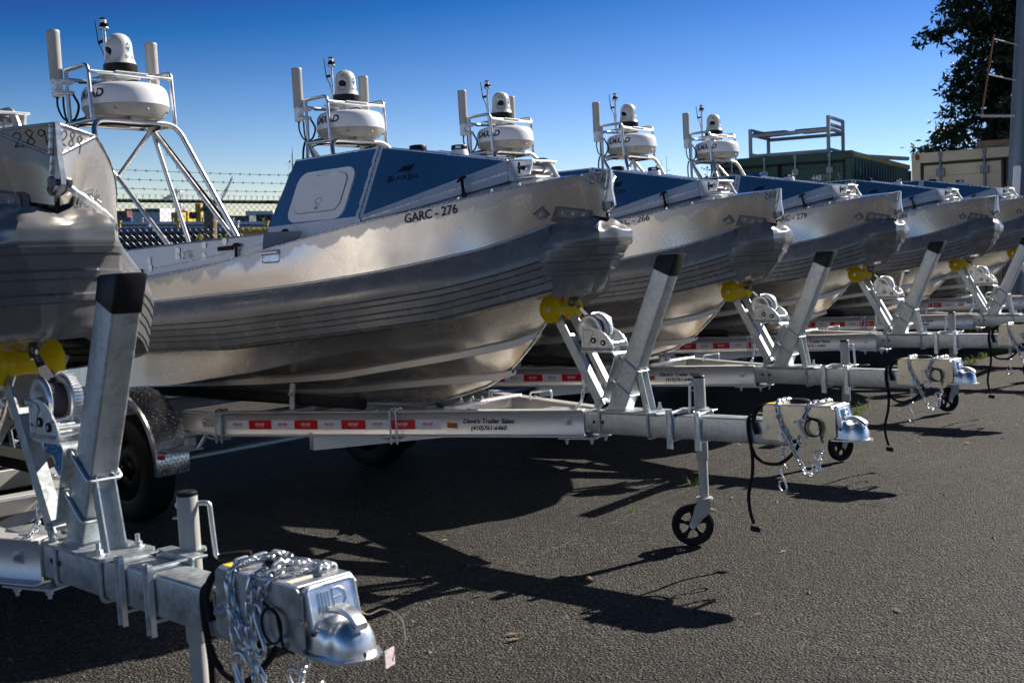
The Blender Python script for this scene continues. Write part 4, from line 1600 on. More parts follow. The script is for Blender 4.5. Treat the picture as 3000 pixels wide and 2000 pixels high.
# ------------------------------------------------------------------ boat trailer (same body frame)
GZ = -.045                                   # ground level in the body frame
RA = R(19.5)
RAIL0 = V((-.055, -.085, 0))                 # outer edge of the front end of the starboard rail
RDIR = V((-math.cos(RA), -math.sin(RA), 0))
RNRM = V((math.sin(RA), -math.cos(RA), 0))   # outward
RL = 2.21
RZ0, RZ1 = .470, .607
def rail_pt(s, o, z):                        # s along from the front end, o outward from web face
    return RAIL0 + RDIR * s + RNRM * (o - .030) + V((0, 0, z))
def ibeam(bm, p, sgn=1, s0=0., s1=RL, z0=RZ0, z1=RZ1, fw=.030, tw=.0035, tf=.0065):
    f = lambda s, o, z: (lambda q: V((q.x, q.y * sgn, q.z)))(p(s, o, z))
    prof = [(-fw, z0), (fw, z0), (fw, z0 + tf * .6), (tw + .006, z0 + tf), (tw, z0 + tf + .006), (tw, z1 - tf - .006), (tw + .006, z1 - tf), (fw, z1 - tf * .6), (fw, z1), (-fw, z1), (-fw, z1 - tf * .6),
            (-tw - .006, z1 - tf), (-tw, z1 - tf - .006), (-tw, z0 + tf + .006), (-tw - .006, z0 + tf), (-fw, z0 + tf * .6)]
    ss = np.linspace(s0, s1, 9)
    vv = grid(bm, [[f(s, o, z) for o, z in prof] for s in ss], closed_u=True)
    face(bm, vv[0]); face(bm, vv[-1][::-1])
def rear_pt(s, o, z):
    e = RAIL0 + RDIR * RL
    return V((e.x + .06 - s, e.y + .030 - o, z))
def b_rail(sgn): return lambda bm: ibeam(bm, rail_pt, sgn)
def b_rear_rail(sgn): return lambda bm: ibeam(bm, rear_pt, sgn, 0., 2.45, .478, .600, .026)
def rail_fn(sgn, s_left, z0, off=.0052):
    """surface on the outer face of the web; u runs towards the bow"""
    def f(u, v):
        q = rail_pt(s_left - u, off, z0 + v)
        return V((q.x, q.y * sgn, q.z))
    return f
STRIP0, STRIPW, NSTRIP = 2.12, .1485, 9
def b_tape(k):
    def fn(bm):
        f = rail_fn(1, STRIP0, .507, .0042)
        u0, u1 = k * STRIPW, (k + 1) * STRIPW - .0006
        face(bm, [bm.verts.new(f(*q)) for q in ((u0, 0), (u1, 0), (u1, .050), (u0, .050))])
    return fn
def b_tape_text(k):
    def fn(bm):
        f = rail_fn(1, STRIP0, .507, .0052)
        lettering(bm, 'VENTURE', f, .062, .014, .28, .022, u0=k * STRIPW + .042, v0=.021)
        lettering(bm, 'TRAILERS', f, .052, .005, .0, .01, space=1.5, u0=k * STRIPW + .045, v0=.012)
    return fn
def b_decal(bm):
    lettering(bm, "Dave's Trailer Sales", rail_fn(1, .655, .537, .0058), .285, .027, .22, .028)
    lettering(bm, '(410)761-6460', rail_fn(1, .612, .496, .0058), .200, .031, .22, .028)
def b_decal_film(bm):
    f = rail_fn(1, .685, .494, .0046)
    face(bm, [bm.verts.new(f(*q)) for q in ((0, 0), (.345, 0), (.345, .080), (0, .080))])
def b_amber(sgn):
    def fn(bm):
        f = rail_fn(sgn, .745, .5, .0)
        def P(u, v, o):
            q = rail_pt(.745 - u, .0035 + o, .514 + v); return V((q.x, q.y * sgn, q.z))
        for (u, v, w, h, o0, o1, ins) in ((0, 0, .056, .030, 0, .010, .002), (.004, .004, .048, .022, .010, .018, .006)):
            a = [bm.verts.new(P(u + x * w, v + y * h, o0)) for x, y in ((0, 0), (1, 0), (1, 1), (0, 1))]
            c = [bm.verts.new(P(u + ins + x * (w - 2 * ins), v + ins + y * (h - 2 * ins), o1)) for x, y in ((0, 0), (1, 0), (1, 1), (0, 1))]
            face(bm, c)
            for i in range(4): face(bm, [a[i], a[(i + 1) % 4], c[(i + 1) % 4], c[i]])
    return fn
def b_rail_bolts(sgn):
    def fn(bm):
        f = lambda p: V((p.x, p.y * sgn, p.z))
        n = V((RNRM.x, RNRM.y * sgn, 0))
        p = f(rail_pt(.085, .0036, .545))
        M = plate_m(p, f(RDIR), n)
        prism(bm, [(-.018, -.018), (.018, -.018), (.018, .018), (-.018, .018)], M, .004)
        hexbolt(bm, p + n * .004, n, .011, .010, .010)
        for s in (2.19, 2.27):
            q = f(rail_pt(s, .004, .548))
            hexbolt(bm, q, n, .010, .008)
        # joint plate at the aft end
        q = f(rail_pt(2.23, .0036, .545)); M = plate_m(q, f(RDIR), n)
        prism(bm, rrect(.11, .05, .008, 2), M, .003)
        # foot plate under the front end
        c = f(rail_pt(.03, -.02, RZ0 - .006))
        box(bm, c, (.20, .11, .008), Matrix.Rotation(RA * sgn, 3, 'Z'), .002)
        for s, o in ((.09, .015), (-.04, .015)):
            b_ = f(rail_pt(s, o, RZ0 - .010))
            hexbolt(bm, b_, (0, 0, -1), .011, .012, .014)
        # top bolts
        for s in (.62, 1.15):
            hexbolt(bm, f(rail_pt(s, .010, RZ1 + .0005)), (0, 0, 1), .009, .007)
    return fn
def b_ubolt_rail(sgn, s):
    def fn(bm):
        f = lambda s_, o, z: (lambda q: V((q.x, q.y * sgn, q.z)))(rail_pt(s_, o, z))
        for ds in (0., .035):
            tube(bm, fillet([f(s + ds, -.036, RZ0 - .03), f(s + ds, -.036, RZ1 + .012), f(s + ds, .036, RZ1 + .006), f(s + ds, .034, RZ0 - .035)], .012), .0052, 8)
        prism(bm, [(-.05, -.045), (.05, -.045), (.05, .045), (-.05, .045)], plate_m(f(s + .018, 0, RZ0 - .014), V((RDIR.x, RDIR.y * sgn, 0)), (0, 0, 1)), .006)
        tube(bm, smooth_path([f(s + .10, .03, RZ0 - .002), f(s + .06, .03, RZ0 - .014), f(s - .03, .035, RZ0 - .016)], 4), .006, 6)
        for ds in (0., .035):
            hexbolt(bm, f(s + ds, .034, RZ0 - .016), (0, 0, -1), .009, .010, .012, False)
    return fn
def b_tongue(bm):
    """square tube, open at the front end"""
    x0, x1, hy, z0, z1, b_ = -.34, 1.04, .050, .487, .598, .010
    prof = []
    for cy, cz, a0 in ((hy - b_, z1 - b_, 0), (-hy + b_, z1 - b_, 90), (-hy + b_, z0 + b_, 180), (hy - b_, z0 + b_, 270)):
        for k in range(4):
            a = R(a0 + 30 * k)
            prof.append((cy + b_ * math.cos(a), cz + b_ * math.sin(a)))
    inner = [(y * .9, .5425 + (z - .5425) * .9) for y, z in prof]
    rows = [[V((x0, y, z)) for y, z in prof], [V((x0 + .4, y, z)) for y, z in prof], [V((x1, y, z)) for y, z in prof], [V((x1, y, z)) for y, z in inner], [V((x1 - .3, y, z)) for y, z in inner]]
    grid(bm, rows, closed_u=True)
def b_tongue_holes(bm):
    for x in (-.008, .045):
        for s in (1, -1):
            cyl(bm, (x, -.0503 * s, .545), (x, -.0512 * s, .545), .0085, seg=14)
def b_tongue_ubolts(bm):
    for x in (.030, .312):
        tube(bm, fillet([(x, -.056, .640), (x, -.056, .479), (x, .056, .479), (x, .056, .640)], .016), .0062, 8)
def b_base_plate(bm):
    prism(bm, [(.008, -.080), (.36, -.080), (.372, -.068), (.372, .068), (.36, .080), (.008, .080)], Matrix.Translation((0, 0, .5985)), .009)
    lathe(bm, [(.008, -.004), (.018, -.004), (.018, .004), (.008, .004)], axis_m((.018, -.05, .632), (0, 1, 0)), 14)
def b_base_nuts(bm):
    for x in (.030, .312):
        for s in (1, -1):
            hexbolt(bm, (x, .056 * s, .6075), (0, 0, 1), .0115, .012, .022)
PD = V((.4137, 0, .9104)); PQ = V((.9104, 0, -.4137))
def post_pt(s, q, y): return V((.116, y, .604)) + PD * s + PQ * q
POST_L = .80
TOPS = lambda q: .814 + .4544 * q
def b_post(bm):
    b_ = .008
    prof = []
    for cq, cy, a0 in ((.049 - b_, .040 - b_, 0), (-.049 + b_, .040 - b_, 90), (-.049 + b_, -.040 + b_, 180), (.049 - b_, -.040 + b_, 270)):
        for k in range(4):
            a = R(a0 + 30 * k)
            prof.append((cq + b_ * math.cos(a), cy + b_ * math.sin(a)))
    def low(q): return -q * .4544          # bottom cut level with the plate
    rows = [[post_pt(-(q * PQ.z) / PD.z + .004, q, y) for q, y in prof], [post_pt(.3, q, y) for q, y in prof], [post_pt(POST_L - .06, q, y) for q, y in prof]]
    grid(bm, rows, closed_u=True)
    tube(bm, [post_pt(-(q * PQ.z) / PD.z + .004, q * 1.02, y * 1.02) for q, y in prof], .005, 6, closed=True)
def b_post_cap(bm):
    def ring(s, k, b_, level=False):
        prof = []
        hq, hy = .049 + k, .040 + k
        for cq, cy, a0 in ((hq - b_, hy - b_, 0), (-hq + b_, hy - b_, 90), (-hq + b_, -hy + b_, 180), (hq - b_, -hy + b_, 270)):
            for j in range(4):
                a = R(a0 + 30 * j)
                qq = cq + b_ * math.cos(a)
                prof.append(post_pt(s + (TOPS(qq) if level else 0), qq, cy + b_ * math.sin(a)))
        return prof
    # the cap's lower edge runs across the tube, the top is level
    rows = [ring(POST_L - .072, .0025, .009), ring(-.003, .0035, .010, True), ring(.003, .001, .012, True), ring(.005, -.012, .012, True)]
    vv = grid(bm, rows, closed_u=True)
    face(bm, vv[-1])
def b_post_ubolts(bm):
    for s, q0 in ((.255, 0), (.125, 0)):
        P = [post_pt(s + .010, -.074, -.046), post_pt(s - .018, .056, -.047), post_pt(s - .018, .056, .047), post_pt(s + .010, -.074, .046)]
        tube(bm, fillet(P, .014), .0062, 8)
        for y in (-.046, .046):
            hexbolt(bm, post_pt(s + .009, -.062, y), -PQ, .010, .010, .008)
def b_brace(bm):
    a, c = V((.292, 0, .606)), V((.250, 0, .806))
    d = (c - a).normalized(); q = V((d.z, 0, -d.x))
    def P(t, w, y): return a.lerp(c, t) + q * w + V((0, y, 0))
    for (w0, w1, y0, y1) in ((-.018, -.013, -.028, .028), (-.018, .018, -.028, -.023), (-.018, .018, .023, .028)):
        v = [[P(t, w, y) for w, y in ((w0, y0), (w1, y0), (w1, y1), (w0, y1))] for t in (0, 1)]
        vv = grid(bm, v, closed_u=True); face(bm, vv[0]); face(bm, vv[1])
def b_stand(bm):
    """bent bracket: winch shelf and the leg that clamps on the post"""
    prof = smooth_path([(-.075, 0, .893), (.02, 0, .893), (.10, 0, .893)], 3) + smooth_path([(.118, 0, .892), (.134, 0, .885), (.138, 0, .868), (.125, 0, .83)], 4) + [V((.090, 0, .745)), V((.046, 0, .640))]
    th = .007
    rows = []
    for i, p in enumerate(prof):
        a, c = prof[max(0, i - 1)], prof[min(len(prof) - 1, i + 1)]
        t = (c - a).normalized(); n = V((-t.z, 0, t.x))
        rows.append([p + V((0, -.056, 0)) + n * th * .5, p + V((0, .056, 0)) + n * th * .5, p + V((0, .056, 0)) - n * th * .5, p + V((0, -.056, 0)) - n * th * .5])
    vv = grid(bm, rows, closed_u=True); face(bm, vv[0]); face(bm, vv[-1])
def b_arm(sgn):
    def fn(bm):
        a, c = V((-.222, .066 * sgn, 1.120)), V((.055, .066 * sgn, .628))
        d = (c - a).normalized(); q = V((d.z, 0, -d.x))
        q = -q if q.x < 0 else q
        def P(t, w, y): return a.lerp(c, t) + q * w + V((0, y * sgn, 0))
        for (w0, w1, y0, y1, t0, t1) in ((-.024, .024, -.003, .003, 0, 1), (.018, .024, -.034, -.003, .30, .97)):
            v = [[P(t, w, y) for w, y in ((w0, y0), (w1, y0), (w1, y1), (w0, y1))] for t in (t0, t1)]
            vv = grid(bm, v, closed_u=True); face(bm, vv[0]); face(bm, vv[1])
        hexbolt(bm, V((.045, .070 * sgn, .655)), (0, sgn, 0), .010, .008)
    return fn
RC = V((-.214, 0, 1.107))
def b_roller(bm):
    M = axis_m(RC, (0, 1, 0))
    prof = [(.010, -.104), (.034, -.106), (.060, -.100), (.067, -.094), (.0665, -.086), (.046, -.062), (.038, -.050), (.036, -.030), (.033, -.008), (.033, .008), (.036, .030), (.038, .050), (.046, .062), (.0665, .086), (.067, .094), (.060, .100), (.034, .106), (.010, .104)]
    lathe(bm, prof, M, 40)
    for s in (-1, 1):                        # moulded ribs inside each bell
        for k in range(14):
            a = 2 * math.pi * k / 14
            u = V((math.cos(a), 0, math.sin(a)))
            tube(bm, [RC + u * .030 + V((0, s * .1075, 0)), RC + u * .062 + V((0, s * .1015, 0))], .0022, 5)
def b_roller_axle(bm):
    tube(bm, [RC + V((0, -.112, 0)), RC + V((0, .112, 0))], .0085, 10)
    for s in (-1, 1):
        cyl(bm, RC + V((0, s * .106, 0)), RC + V((0, s * .110, 0)), .014, seg=18)
        hexbolt(bm, RC + V((0, s * .110, 0)), (0, s, 0), .009, .007, 0, False)
WC = V((-.012, 0, 1.004))
WPLATE = [(-.052, .905), (-.050, .955), (-.046, 1.000), (-.036, 1.016), (-.018, 1.020), (.045, 1.010), (.092, .986), (.128, .948), (.140, .925), (.140, .905), (.134, .897), (-.044, .897)]
def b_winch_plate(sgn):
    def fn(bm):
        M = Matrix(((1, 0, 0, 0), (0, 0, 1, .062 * sgn - .0025), (0, 1, 0, 0), (0, 0, 0, 1)))
        prism(bm, WPLATE, M, .005)
        y = (.062 + .0035) * sgn
        # pressed relief, rolled bottom
        P = [(-.036, .945), (-.034, .990), (-.018, 1.004), (.020, .998), (.028, .985), (.012, .972), (.006, .950), (-.004, .935), (-.028, .935)]
        tube(bm, [V((x, y, z)) for x, z in P], .0035, 6, closed=True)
        tube(bm, [V((-.045, .063 * sgn, .908)), V((.132, .063 * sgn, .908))], .008, 8)
        hexbolt(bm, (-.040, y, 1.004), (0, sgn, 0), .009, .007)
        hexbolt(bm, (.106, y, .962), (0, sgn, 0), .007, .006)
    return fn
def b_winch_grommets(bm):
    for s in (-1, 1):
        for x, z in ((.026, .950), (.082, .938)):
            lathe(bm, [(.007, .0), (.014, .001), (.014, .004), (.007, .005)], axis_m((x, s * .0648, z), (0, s, 0)), 16)
def b_winch_pins(bm):
    for x, z in ((.026, .950), (.082, .938)):
        tube(bm, [(x, -.069, z), (x, .069, z)], .0075, 10)
    for x, z in ((.122, .935), (.112, .916)):
        tube(bm, [(x, -.06, z), (x, .06, z)], .0065, 10)
    for x in (-.02, .10):
        for y in (-.035, .035):
            hexbolt(bm, (x, y, .897), (0, 0, 1), .010, .008)
def b_drum(bm):
    M = axis_m(WC, (0, 1, 0))
    lathe(bm, [(.012, -.046), (.040, -.046), (.050, -.050), (.066, -.048), (.071, -.044), (.0735, -.040), (.071, -.037), (.066, -.038), (.040, -.040)], M, 40)
    lathe(bm, [(.014, -.052), (.014, -.044), (0, -.052)], M, 14)
    tube(bm, [WC + V((0, -.058, 0)), WC + V((0, .06, 0))], .009, 10)
def b_gear(bm):
    n, r0, r1 = 46, .0755, .0815
    pts = []
    for k in range(n):
        for d, r_0 in ((0, r0), (.25, r1), (.5, r1), (.75, r0)):
            a = 2 * math.pi * (k + d) / n
            pts.append((r_0 * math.cos(a), r_0 * math.sin(a)))
    prism(bm, pts, axis_m(WC + V((0, .022, 0)), (0, 1, 0)), .026)
    lathe(bm, [(.070, .021), (.066, .016), (.040, .014), (.020, .010)], axis_m(WC, (0, 1, 0)), 36)
def b_wound_strap(bm):
    lathe(bm, [(.0, -.037), (.046, -.037), (.050, -.034), (.051, .008), (.047, .012), (0, .012)], axis_m(WC, (0, 1, 0)), 32)
    a = WC + V((-.022, 0, .046)); c = V((-.128, 0, 1.135))
    rows = [[a.lerp(c, t) + V((0, y * (1 - .6 * t), .002)) for y in (-.022, .022)] + [a.lerp(c, t) + V((0, y * (1 - .6 * t), -.001)) for y in (.022, -.022)] for t in (0, .5, 1)]
    grid(bm, rows, closed_u=True)
def b_strap_hook(bm):
    tube(bm, smooth_path([(-.105, 0, 1.112), (-.125, 0, 1.132), (-.150, 0, 1.150), (-.160, 0, 1.138), (-.150, 0, 1.120)], 5), .007, 8)
def b_winch_crank(bm):
    """modelled about the crank shaft at the origin; arm along +x, grip along +y"""
    box(bm, (.085, 0, 0), (.20, .006, .024), bev=.003)
    cyl(bm, (0, -.03, 0), (0, .012, 0), .009, seg=10)
def b_winch_grip(bm):
    tube(bm, [(.175, .004, 0), (.175, .030, 0), (.175, .10, 0), (.175, .108, 0)], [.012, .016, .015, .010], 12)
def b_safety_chain(bm):
    link_chain(bm, smooth_path([(-.062, -.035, .885), (-.064, -.040, .78), (-.068, -.045, .70), (-.080, -.055, .64), (-.105, -.07, .612), (-.125, -.085, .613)], 6), .024, .0030, .0075)
JX, JY = .508, .104
def b_jack_tube(bm):
    c = Matrix.Translation((JX, JY, 0))
    lathe(bm, [(.0265, .764), (.0275, .760), (.0275, .372), (.026, .368), (.0225, .368), (.0225, .172), (0, .172)], c, 26)
def b_jack_cap(bm):
    lathe(bm, [(.0275, .758), (.0285, .760), (.0285, .766), (.024, .770), (0, .771)], Matrix.Translation((JX, JY, 0)), 26)
def b_jack_pin(bm):
    hexbolt(bm, (JX - .027, JY - .006, .730), (-1, -.2, 0), .009, .010, 0, True)
    box(bm, (JX - .020, JY - .022, .700), (.020, .012, .005), Matrix.Rotation(.6, 3, 'Z'), .001)
def b_jack_fork(bm):
    """about the tube axis, x towards the wheel's trail"""
    lathe(bm, [(0, .186), (.040, .186), (.041, .178), (.030, .172), (.028, .166)], None, 22)
    for s in (-1, 1):
        P = [(.030, .176), (-.026, .176), (-.046, .150), (-.060, .100), (-.078, .062), (-.072, .046), (-.058, .040), (-.044, .050), (-.010, .090), (.024, .118)]
        prism(bm, P, Matrix(((1, 0, 0, 0), (0, 0, 1, .032 * s - .003), (0, 1, 0, 0), (0, 0, 0, 1))), .006)
    box(bm, (0, 0, .170), (.06, .066, .012), bev=.004)
def b_jack_axle(bm):
    tube(bm, [(-.060, -.042, .056), (-.060, .042, .056)], .007, 10)
    for s in (-1, 1): hexbolt(bm, (-.060, s * .035, .056), (0, s, 0), .010, .007)
def b_jack_tyre(bm):
    lathe(bm, [(.070, -.020), (.090, -.023), (.099, -.015), (.1005, 0), (.099, .015), (.090, .023), (.070, .020), (.068, 0), (.070, -.020)], axis_m((-.060, 0, .056), (0, 1, 0)), 44)
def b_jack_rim(bm):
    c = V((-.060, 0, .056))
    lathe(bm, [(.071, -.018), (.064, -.014), (.062, 0), (.064, .014), (.071, .018)], axis_m(c, (0, 1, 0)), 36)
    lathe(bm, [(.008, -.022), (.020, -.022), (.022, 0), (.020, .022), (.008, .022)], axis_m(c, (0, 1, 0)), 20)
    for k in range(5):
        a = R(90 + 72 * k)
        u = V((math.cos(a), 0, math.sin(a))); t = V((-u.z, 0, u.x))
        rows = [[c + u * d + t * w * q[0] + V((0, h * q[1], 0)) for q in ((-1, -1), (1, -1), (1, 1), (-1, 1))] for d, w, h in ((.016, .010, .010), (.040, .006, .008), (.066, .014, .009))]
        grid(bm, rows, closed_u=True)
def b_jack_bracket(bm):
    # channel on the far side of the tongue, ears round the jack tube
    box(bm, (.512, .0555, .545), (.190, .007, .135), bev=.002)
    for z in (.612, .478):
        box(bm, (.512, .075, z), (.185, .046, .006), bev=.001)
        lathe(bm, [(.0285, -.004), (.041, -.004), (.041, .004), (.0285, .004)], Matrix.Translation((JX, JY, z)), 22)
def b_jack_strap(x):
    def fn(bm):
        rows = [[V((x - .014, y, z)), V((x + .014, y, z)), V((x + .014, y2, z)), V((x - .014, y2, z))] for z, y, y2 in ((.440, -.0600, -.0545), (.622, -.0600, -.0545))]
        vv = grid(bm, rows, closed_u=True); face(bm, vv[0]); face(bm, vv[1])
        for s in (-1, 1):
            box(bm, (x + s * .0125, -.064, .531), (.003, .010, .182), bev=.0008)
    return fn
def b_jack_strap_bolts(bm):
    for x in (.436, .588):
        for z in (.610, .474):
            tube(bm, [(x, -.068, z), (x, .062, z)], .0048, 8)
            hexbolt(bm, (x, -.060, z), (0, -1, 0), .009, .008, .004)
        for z in (.52, .55, .58):
            cyl(bm, (x, -.0606, z), (x, -.0612, z), .0045, seg=10)
def b_jack_crank(bm):
    """crank about the tube axis; arm leaves along +x"""
    tube(bm, fillet([(.024, 0, .736), (.058, 0, .736), (.066, 0, .590), (.105, 0, .588)], .012), .0068, 10)
def b_jack_grip(bm):
    tube(bm, [(.072, 0, .588), (.080, 0, .588), (.120, 0, .590), (.155, 0, .592), (.160, 0, .592)], [.009, .0125, .0135, .0125, .010], 14)
# --- surge coupler
def b_coupler_box(bm):
    """folded channel: two sides and a top, cut lower behind"""
    t = .004
    side = [(.921, .522), (.930, .660), (.942, .668), (1.245, .668), (1.262, .655), (1.262, .545), (1.245, .532), (1.090, .532), (1.062, .518), (.935, .515)]
    for s in (-1, 1):
        prism(bm, side, Matrix(((1, 0, 0, 0), (0, 0, 1, .070 * s - .002), (0, 1, 0, 0), (0, 0, 0, 1))), t)
    box(bm, (1.094, 0, .6695), (.306, .138, .005), bev=.002)
    box(bm, (1.165, 0, .533), (.17, .138, .005), bev=.002)
    tube(bm, [(.945, -.068, .668), (1.245, -.068, .668)], .0045, 8)
    tube(bm, [(.945, .068, .668), (1.245, .068, .668)], .0045, 8)
def b_coupler_bolts(bm):
    for s in (-1, 1):
        for x, z, r_0 in ((.945, .570, .011), (1.015, .558, .012), (1.015, .532, .015), (1.190, .552, .010), (1.075, .60, .007)):
            hexbolt(bm, (x, .0725 * s, z), (0, s, 0), r_0, .010, .006)
def b_coupler_front(bm):
    M = plate_m(V((1.272, 0, .624)), V((0, 1, 0)), V((1, 0, .22)))
    prism(bm, rrect(.128, .098, .010, 4), M @ Matrix.Translation((0, 0, -.010)), .012)
    tube(bm, [M @ V((x, y, .002)) for x, y in rrect(.120, .090, .010, 4)], .0035, 6, closed=True)
    for s in (-1, 1):
        hexbolt(bm, (1.255, .070 * s, .600), (0, s, 0), .006, .005)
def b_coupler_emblem(bm):
    M = plate_m(V((1.272, 0, .624)), V((0, 1, 0)), V((1, 0, .22)))
    f = lambda u, v: M @ V((u, v, .0036))
    lettering(bm, 'DEXTER', f, .072, .016, 0, .02, u0=-.030, v0=-.036)
    for k in range(4):
        x = -.034 + k * .008
        tube(bm, [M @ V((x, -.010, .003)), M @ V((x, .030, .003))], .0016, 5)
    tube(bm, [M @ V(p) for p in ((.002, -.010, .003), (.002, .032, .003), (.022, .032, .003), (.033, .022, .003), (.033, .004, .003), (.022, -.006, .003))], .0018, 5)
    tube(bm, [M @ V((.004, .012, .003)), M @ V((.024, .014, .003))], .0014, 5)
def b_cup(bm):
    rows = []
    st = [(1.235, .058, .606, .536), (1.262, .058, .606, .534), (1.282, .056, .603, .532), (1.298, .050, .594, .531), (1.312, .048, .596, .530), (1.326, .050, .602, .530), (1.340, .049, .601, .530), (1.352, .044, .592, .530), (1.362, .034, .577, .530), (1.368, .020, .556, .530), (1.370, .004, .540, .530)]
    for x, w, zt, zb in st:
        row = []
        for k in range(17):
            a = math.pi * k / 16
            c, s = math.cos(a), math.sin(a)
            e = .55 if x < 1.29 else .8
            y = -w * math.copysign(abs(c) ** e, c)
            z = zb + (zt - zb) * abs(s) ** e
            row.append(V((x, y, z)))
        rows.append(row)
    grid(bm, rows)
    # flared lower lip
    out = [(1.235, -.064), (1.300, -.066), (1.340, -.062), (1.368, -.046), (1.384, -.022), (1.388, 0), (1.384, .022), (1.368, .046), (1.340, .062), (1.300, .066), (1.235, .064)]
    prism(bm, out, Matrix.Translation((0, 0, .524)), .006)
def b_cup_latch(bm):
    P = smooth_path([(1.262, 0, .612), (1.290, 0, .620), (1.325, 0, .618), (1.352, 0, .606), (1.366, 0, .594)], 4)
    rows = []
    for i, p in enumerate(P):
        k = .019 - .004 * i / len(P)
        rows.append([p + V((0, -k, -.003)), p + V((0, -k * .8, .005)), p + V((0, k * .8, .005)), p + V((0, k, -.003)), p + V((0, k * .8, -.009)), p + V((0, -k * .8, -.009))])
    vv = grid(bm, rows, closed_u=True); face(bm, vv[0]); face(bm, vv[-1])
def b_cup_hole(bm):
    for s in (-1, 1): cyl(bm, (1.275, .0575 * s, .575), (1.275, .0588 * s, .575), .006, seg=12)
def b_reservoir(bm):
    lathe(bm, [(0, .690), (.024, .689), (.030, .684), (.031, .672)], Matrix.Translation((1.065, .01, 0)) @ Matrix.Diagonal((1.5, 1, 1, 1)), 22)
def b_top_stickers(bm):
    box(bm, (.965, -.045, .6728), (.045, .030, .0008))
def b_top_label(bm):
    box(bm, (1.205, -.02, .6728), (.022, .085, .0008))
def b_chain_a(bm):
    P = smooth_path([(.998, .075, .60), (.996, .070, .672), (.994, 0, .681), (.998, -.068, .678), (1.003, -.081, .625), (1.025, -.082, .57), (1.050, -.082, .53), (1.070, -.075, .475), (1.107, -.04, .372), (1.130, -.03, .372), (1.158, -.02, .42), (1.177, 0, .52)], 7)
    link_chain(bm, P, .025, .0034, .0085)
    s_hook(bm, (1.15, -.03, .45), .9, .5)
def b_chain_b(bm):
    P = smooth_path([(1.19, .076, .60), (1.185, .068, .675), (1.177, 0, .681), (1.15, -.066, .678), (1.130, -.080, .64), (1.120, -.081, .60)], 7)
    link_chain(bm, P, .025, .0034, .0085)
    s_hook(bm, (1.113, -.084, .592), 1.15, .0)
def b_chain_c(bm):
    link_chain(bm, smooth_path([(.997, -.030, .490), (.998, -.031, .44), (.996, -.033, .395)], 5), .025, .0034, .0085)
    s_hook(bm, (.992, -.034, .378), 1.25, -.3)
def b_chain_drape(bm):
    """extra loops thrown over the nearest coupler"""
    P = smooth_path([(1.02, -.082, .40), (1.018, -.085, .50), (1.01, -.084, .58), (1.005, -.080, .65), (1.01, -.062, .682), (1.04, -.01, .690), (1.07, .03, .690), (1.10, .00, .688), (1.12, -.04, .684), (1.09, -.072, .668), (1.085, -.083, .60), (1.088, -.086, .52), (1.10, -.08, .42), (1.12, -.04, .36), (1.16, 0, .36), (1.19, .02, .44)], 7)
    link_chain(bm, P, .027, .0038, .0092)
    s_hook(bm, (1.045, -.095, .47), 1.5, .2, .006)
    P = smooth_path([(1.10, .0, .692), (1.15, .03, .686), (1.19, .04, .684), (1.22, .02, .684)], 6)
    link_chain(bm, P, .027, .0038, .0092)
def b_loom(bm):
    tube(bm, smooth_path([(.88, .03, .612), (.862, -.03, .615), (.850, -.058, .600), (.849, -.062, .543), (.862, -.060, .448), (.856, -.055, .353), (.832, -.052, .259), (.835, -.050, .184), (.852, -.05, .128)], 7), .0082, 9)
    tube(bm, smooth_path([(.862, -.058, .47), (.875, -.055, .435), (.915, -.05, .408), (.98, -.05, .407), (1.02, -.04, .43), (1.053, -.02, .470), (1.06, 0, .50)], 7), .0078, 9)
    tube(bm, smooth_path([(.93, .0, .655), (.905, -.02, .655), (.885, -.05, .635), (.878, -.064, .60), (.884, -.067, .560), (.892, -.067, .535)], 7), .0110, 9)
def b_plug(bm):
    box(bm, (.857, -.05, .105), (.046, .014, .026), Matrix.Rotation(.1, 3, 'Y'), .003)
def b_plug_pins(bm):
    for k in range(4):
        cyl(bm, (.842 + k * .010, -.05, .094), (.840 + k * .010, -.05, .082), .0022, seg=6)
def b_breakaway(bm):
    c = V((1.170, -.084, .575))
    P = []
    for k in range(40):
        a = 4 * math.pi * k / 39 + 1.
        rr = .036 + .006 * math.sin(k * .35)
        P.append(c + V((rr * math.cos(a), -.001 * k / 10, rr * math.sin(a) * 1.05)))
    tube(bm, [(1.12, -.074, .65), (1.135, -.082, .625)] + P + [(1.20, -.082, .54), (1.19, -.05, .515)], .0030, 6)
def b_tag_wire(bm):
    tube(bm, smooth_path([(1.262, .06, .60), (1.29, .075, .585), (1.33, .09, .60), (1.375, .095, .585), (1.395, .085, .54), (1.392, .06, .515)], 6), .0014, 5)
def b_tag(bm):
    box(bm, (1.392, .045, .520), (.003, .034, .036), Matrix.Rotation(.3, 3, 'Z'))
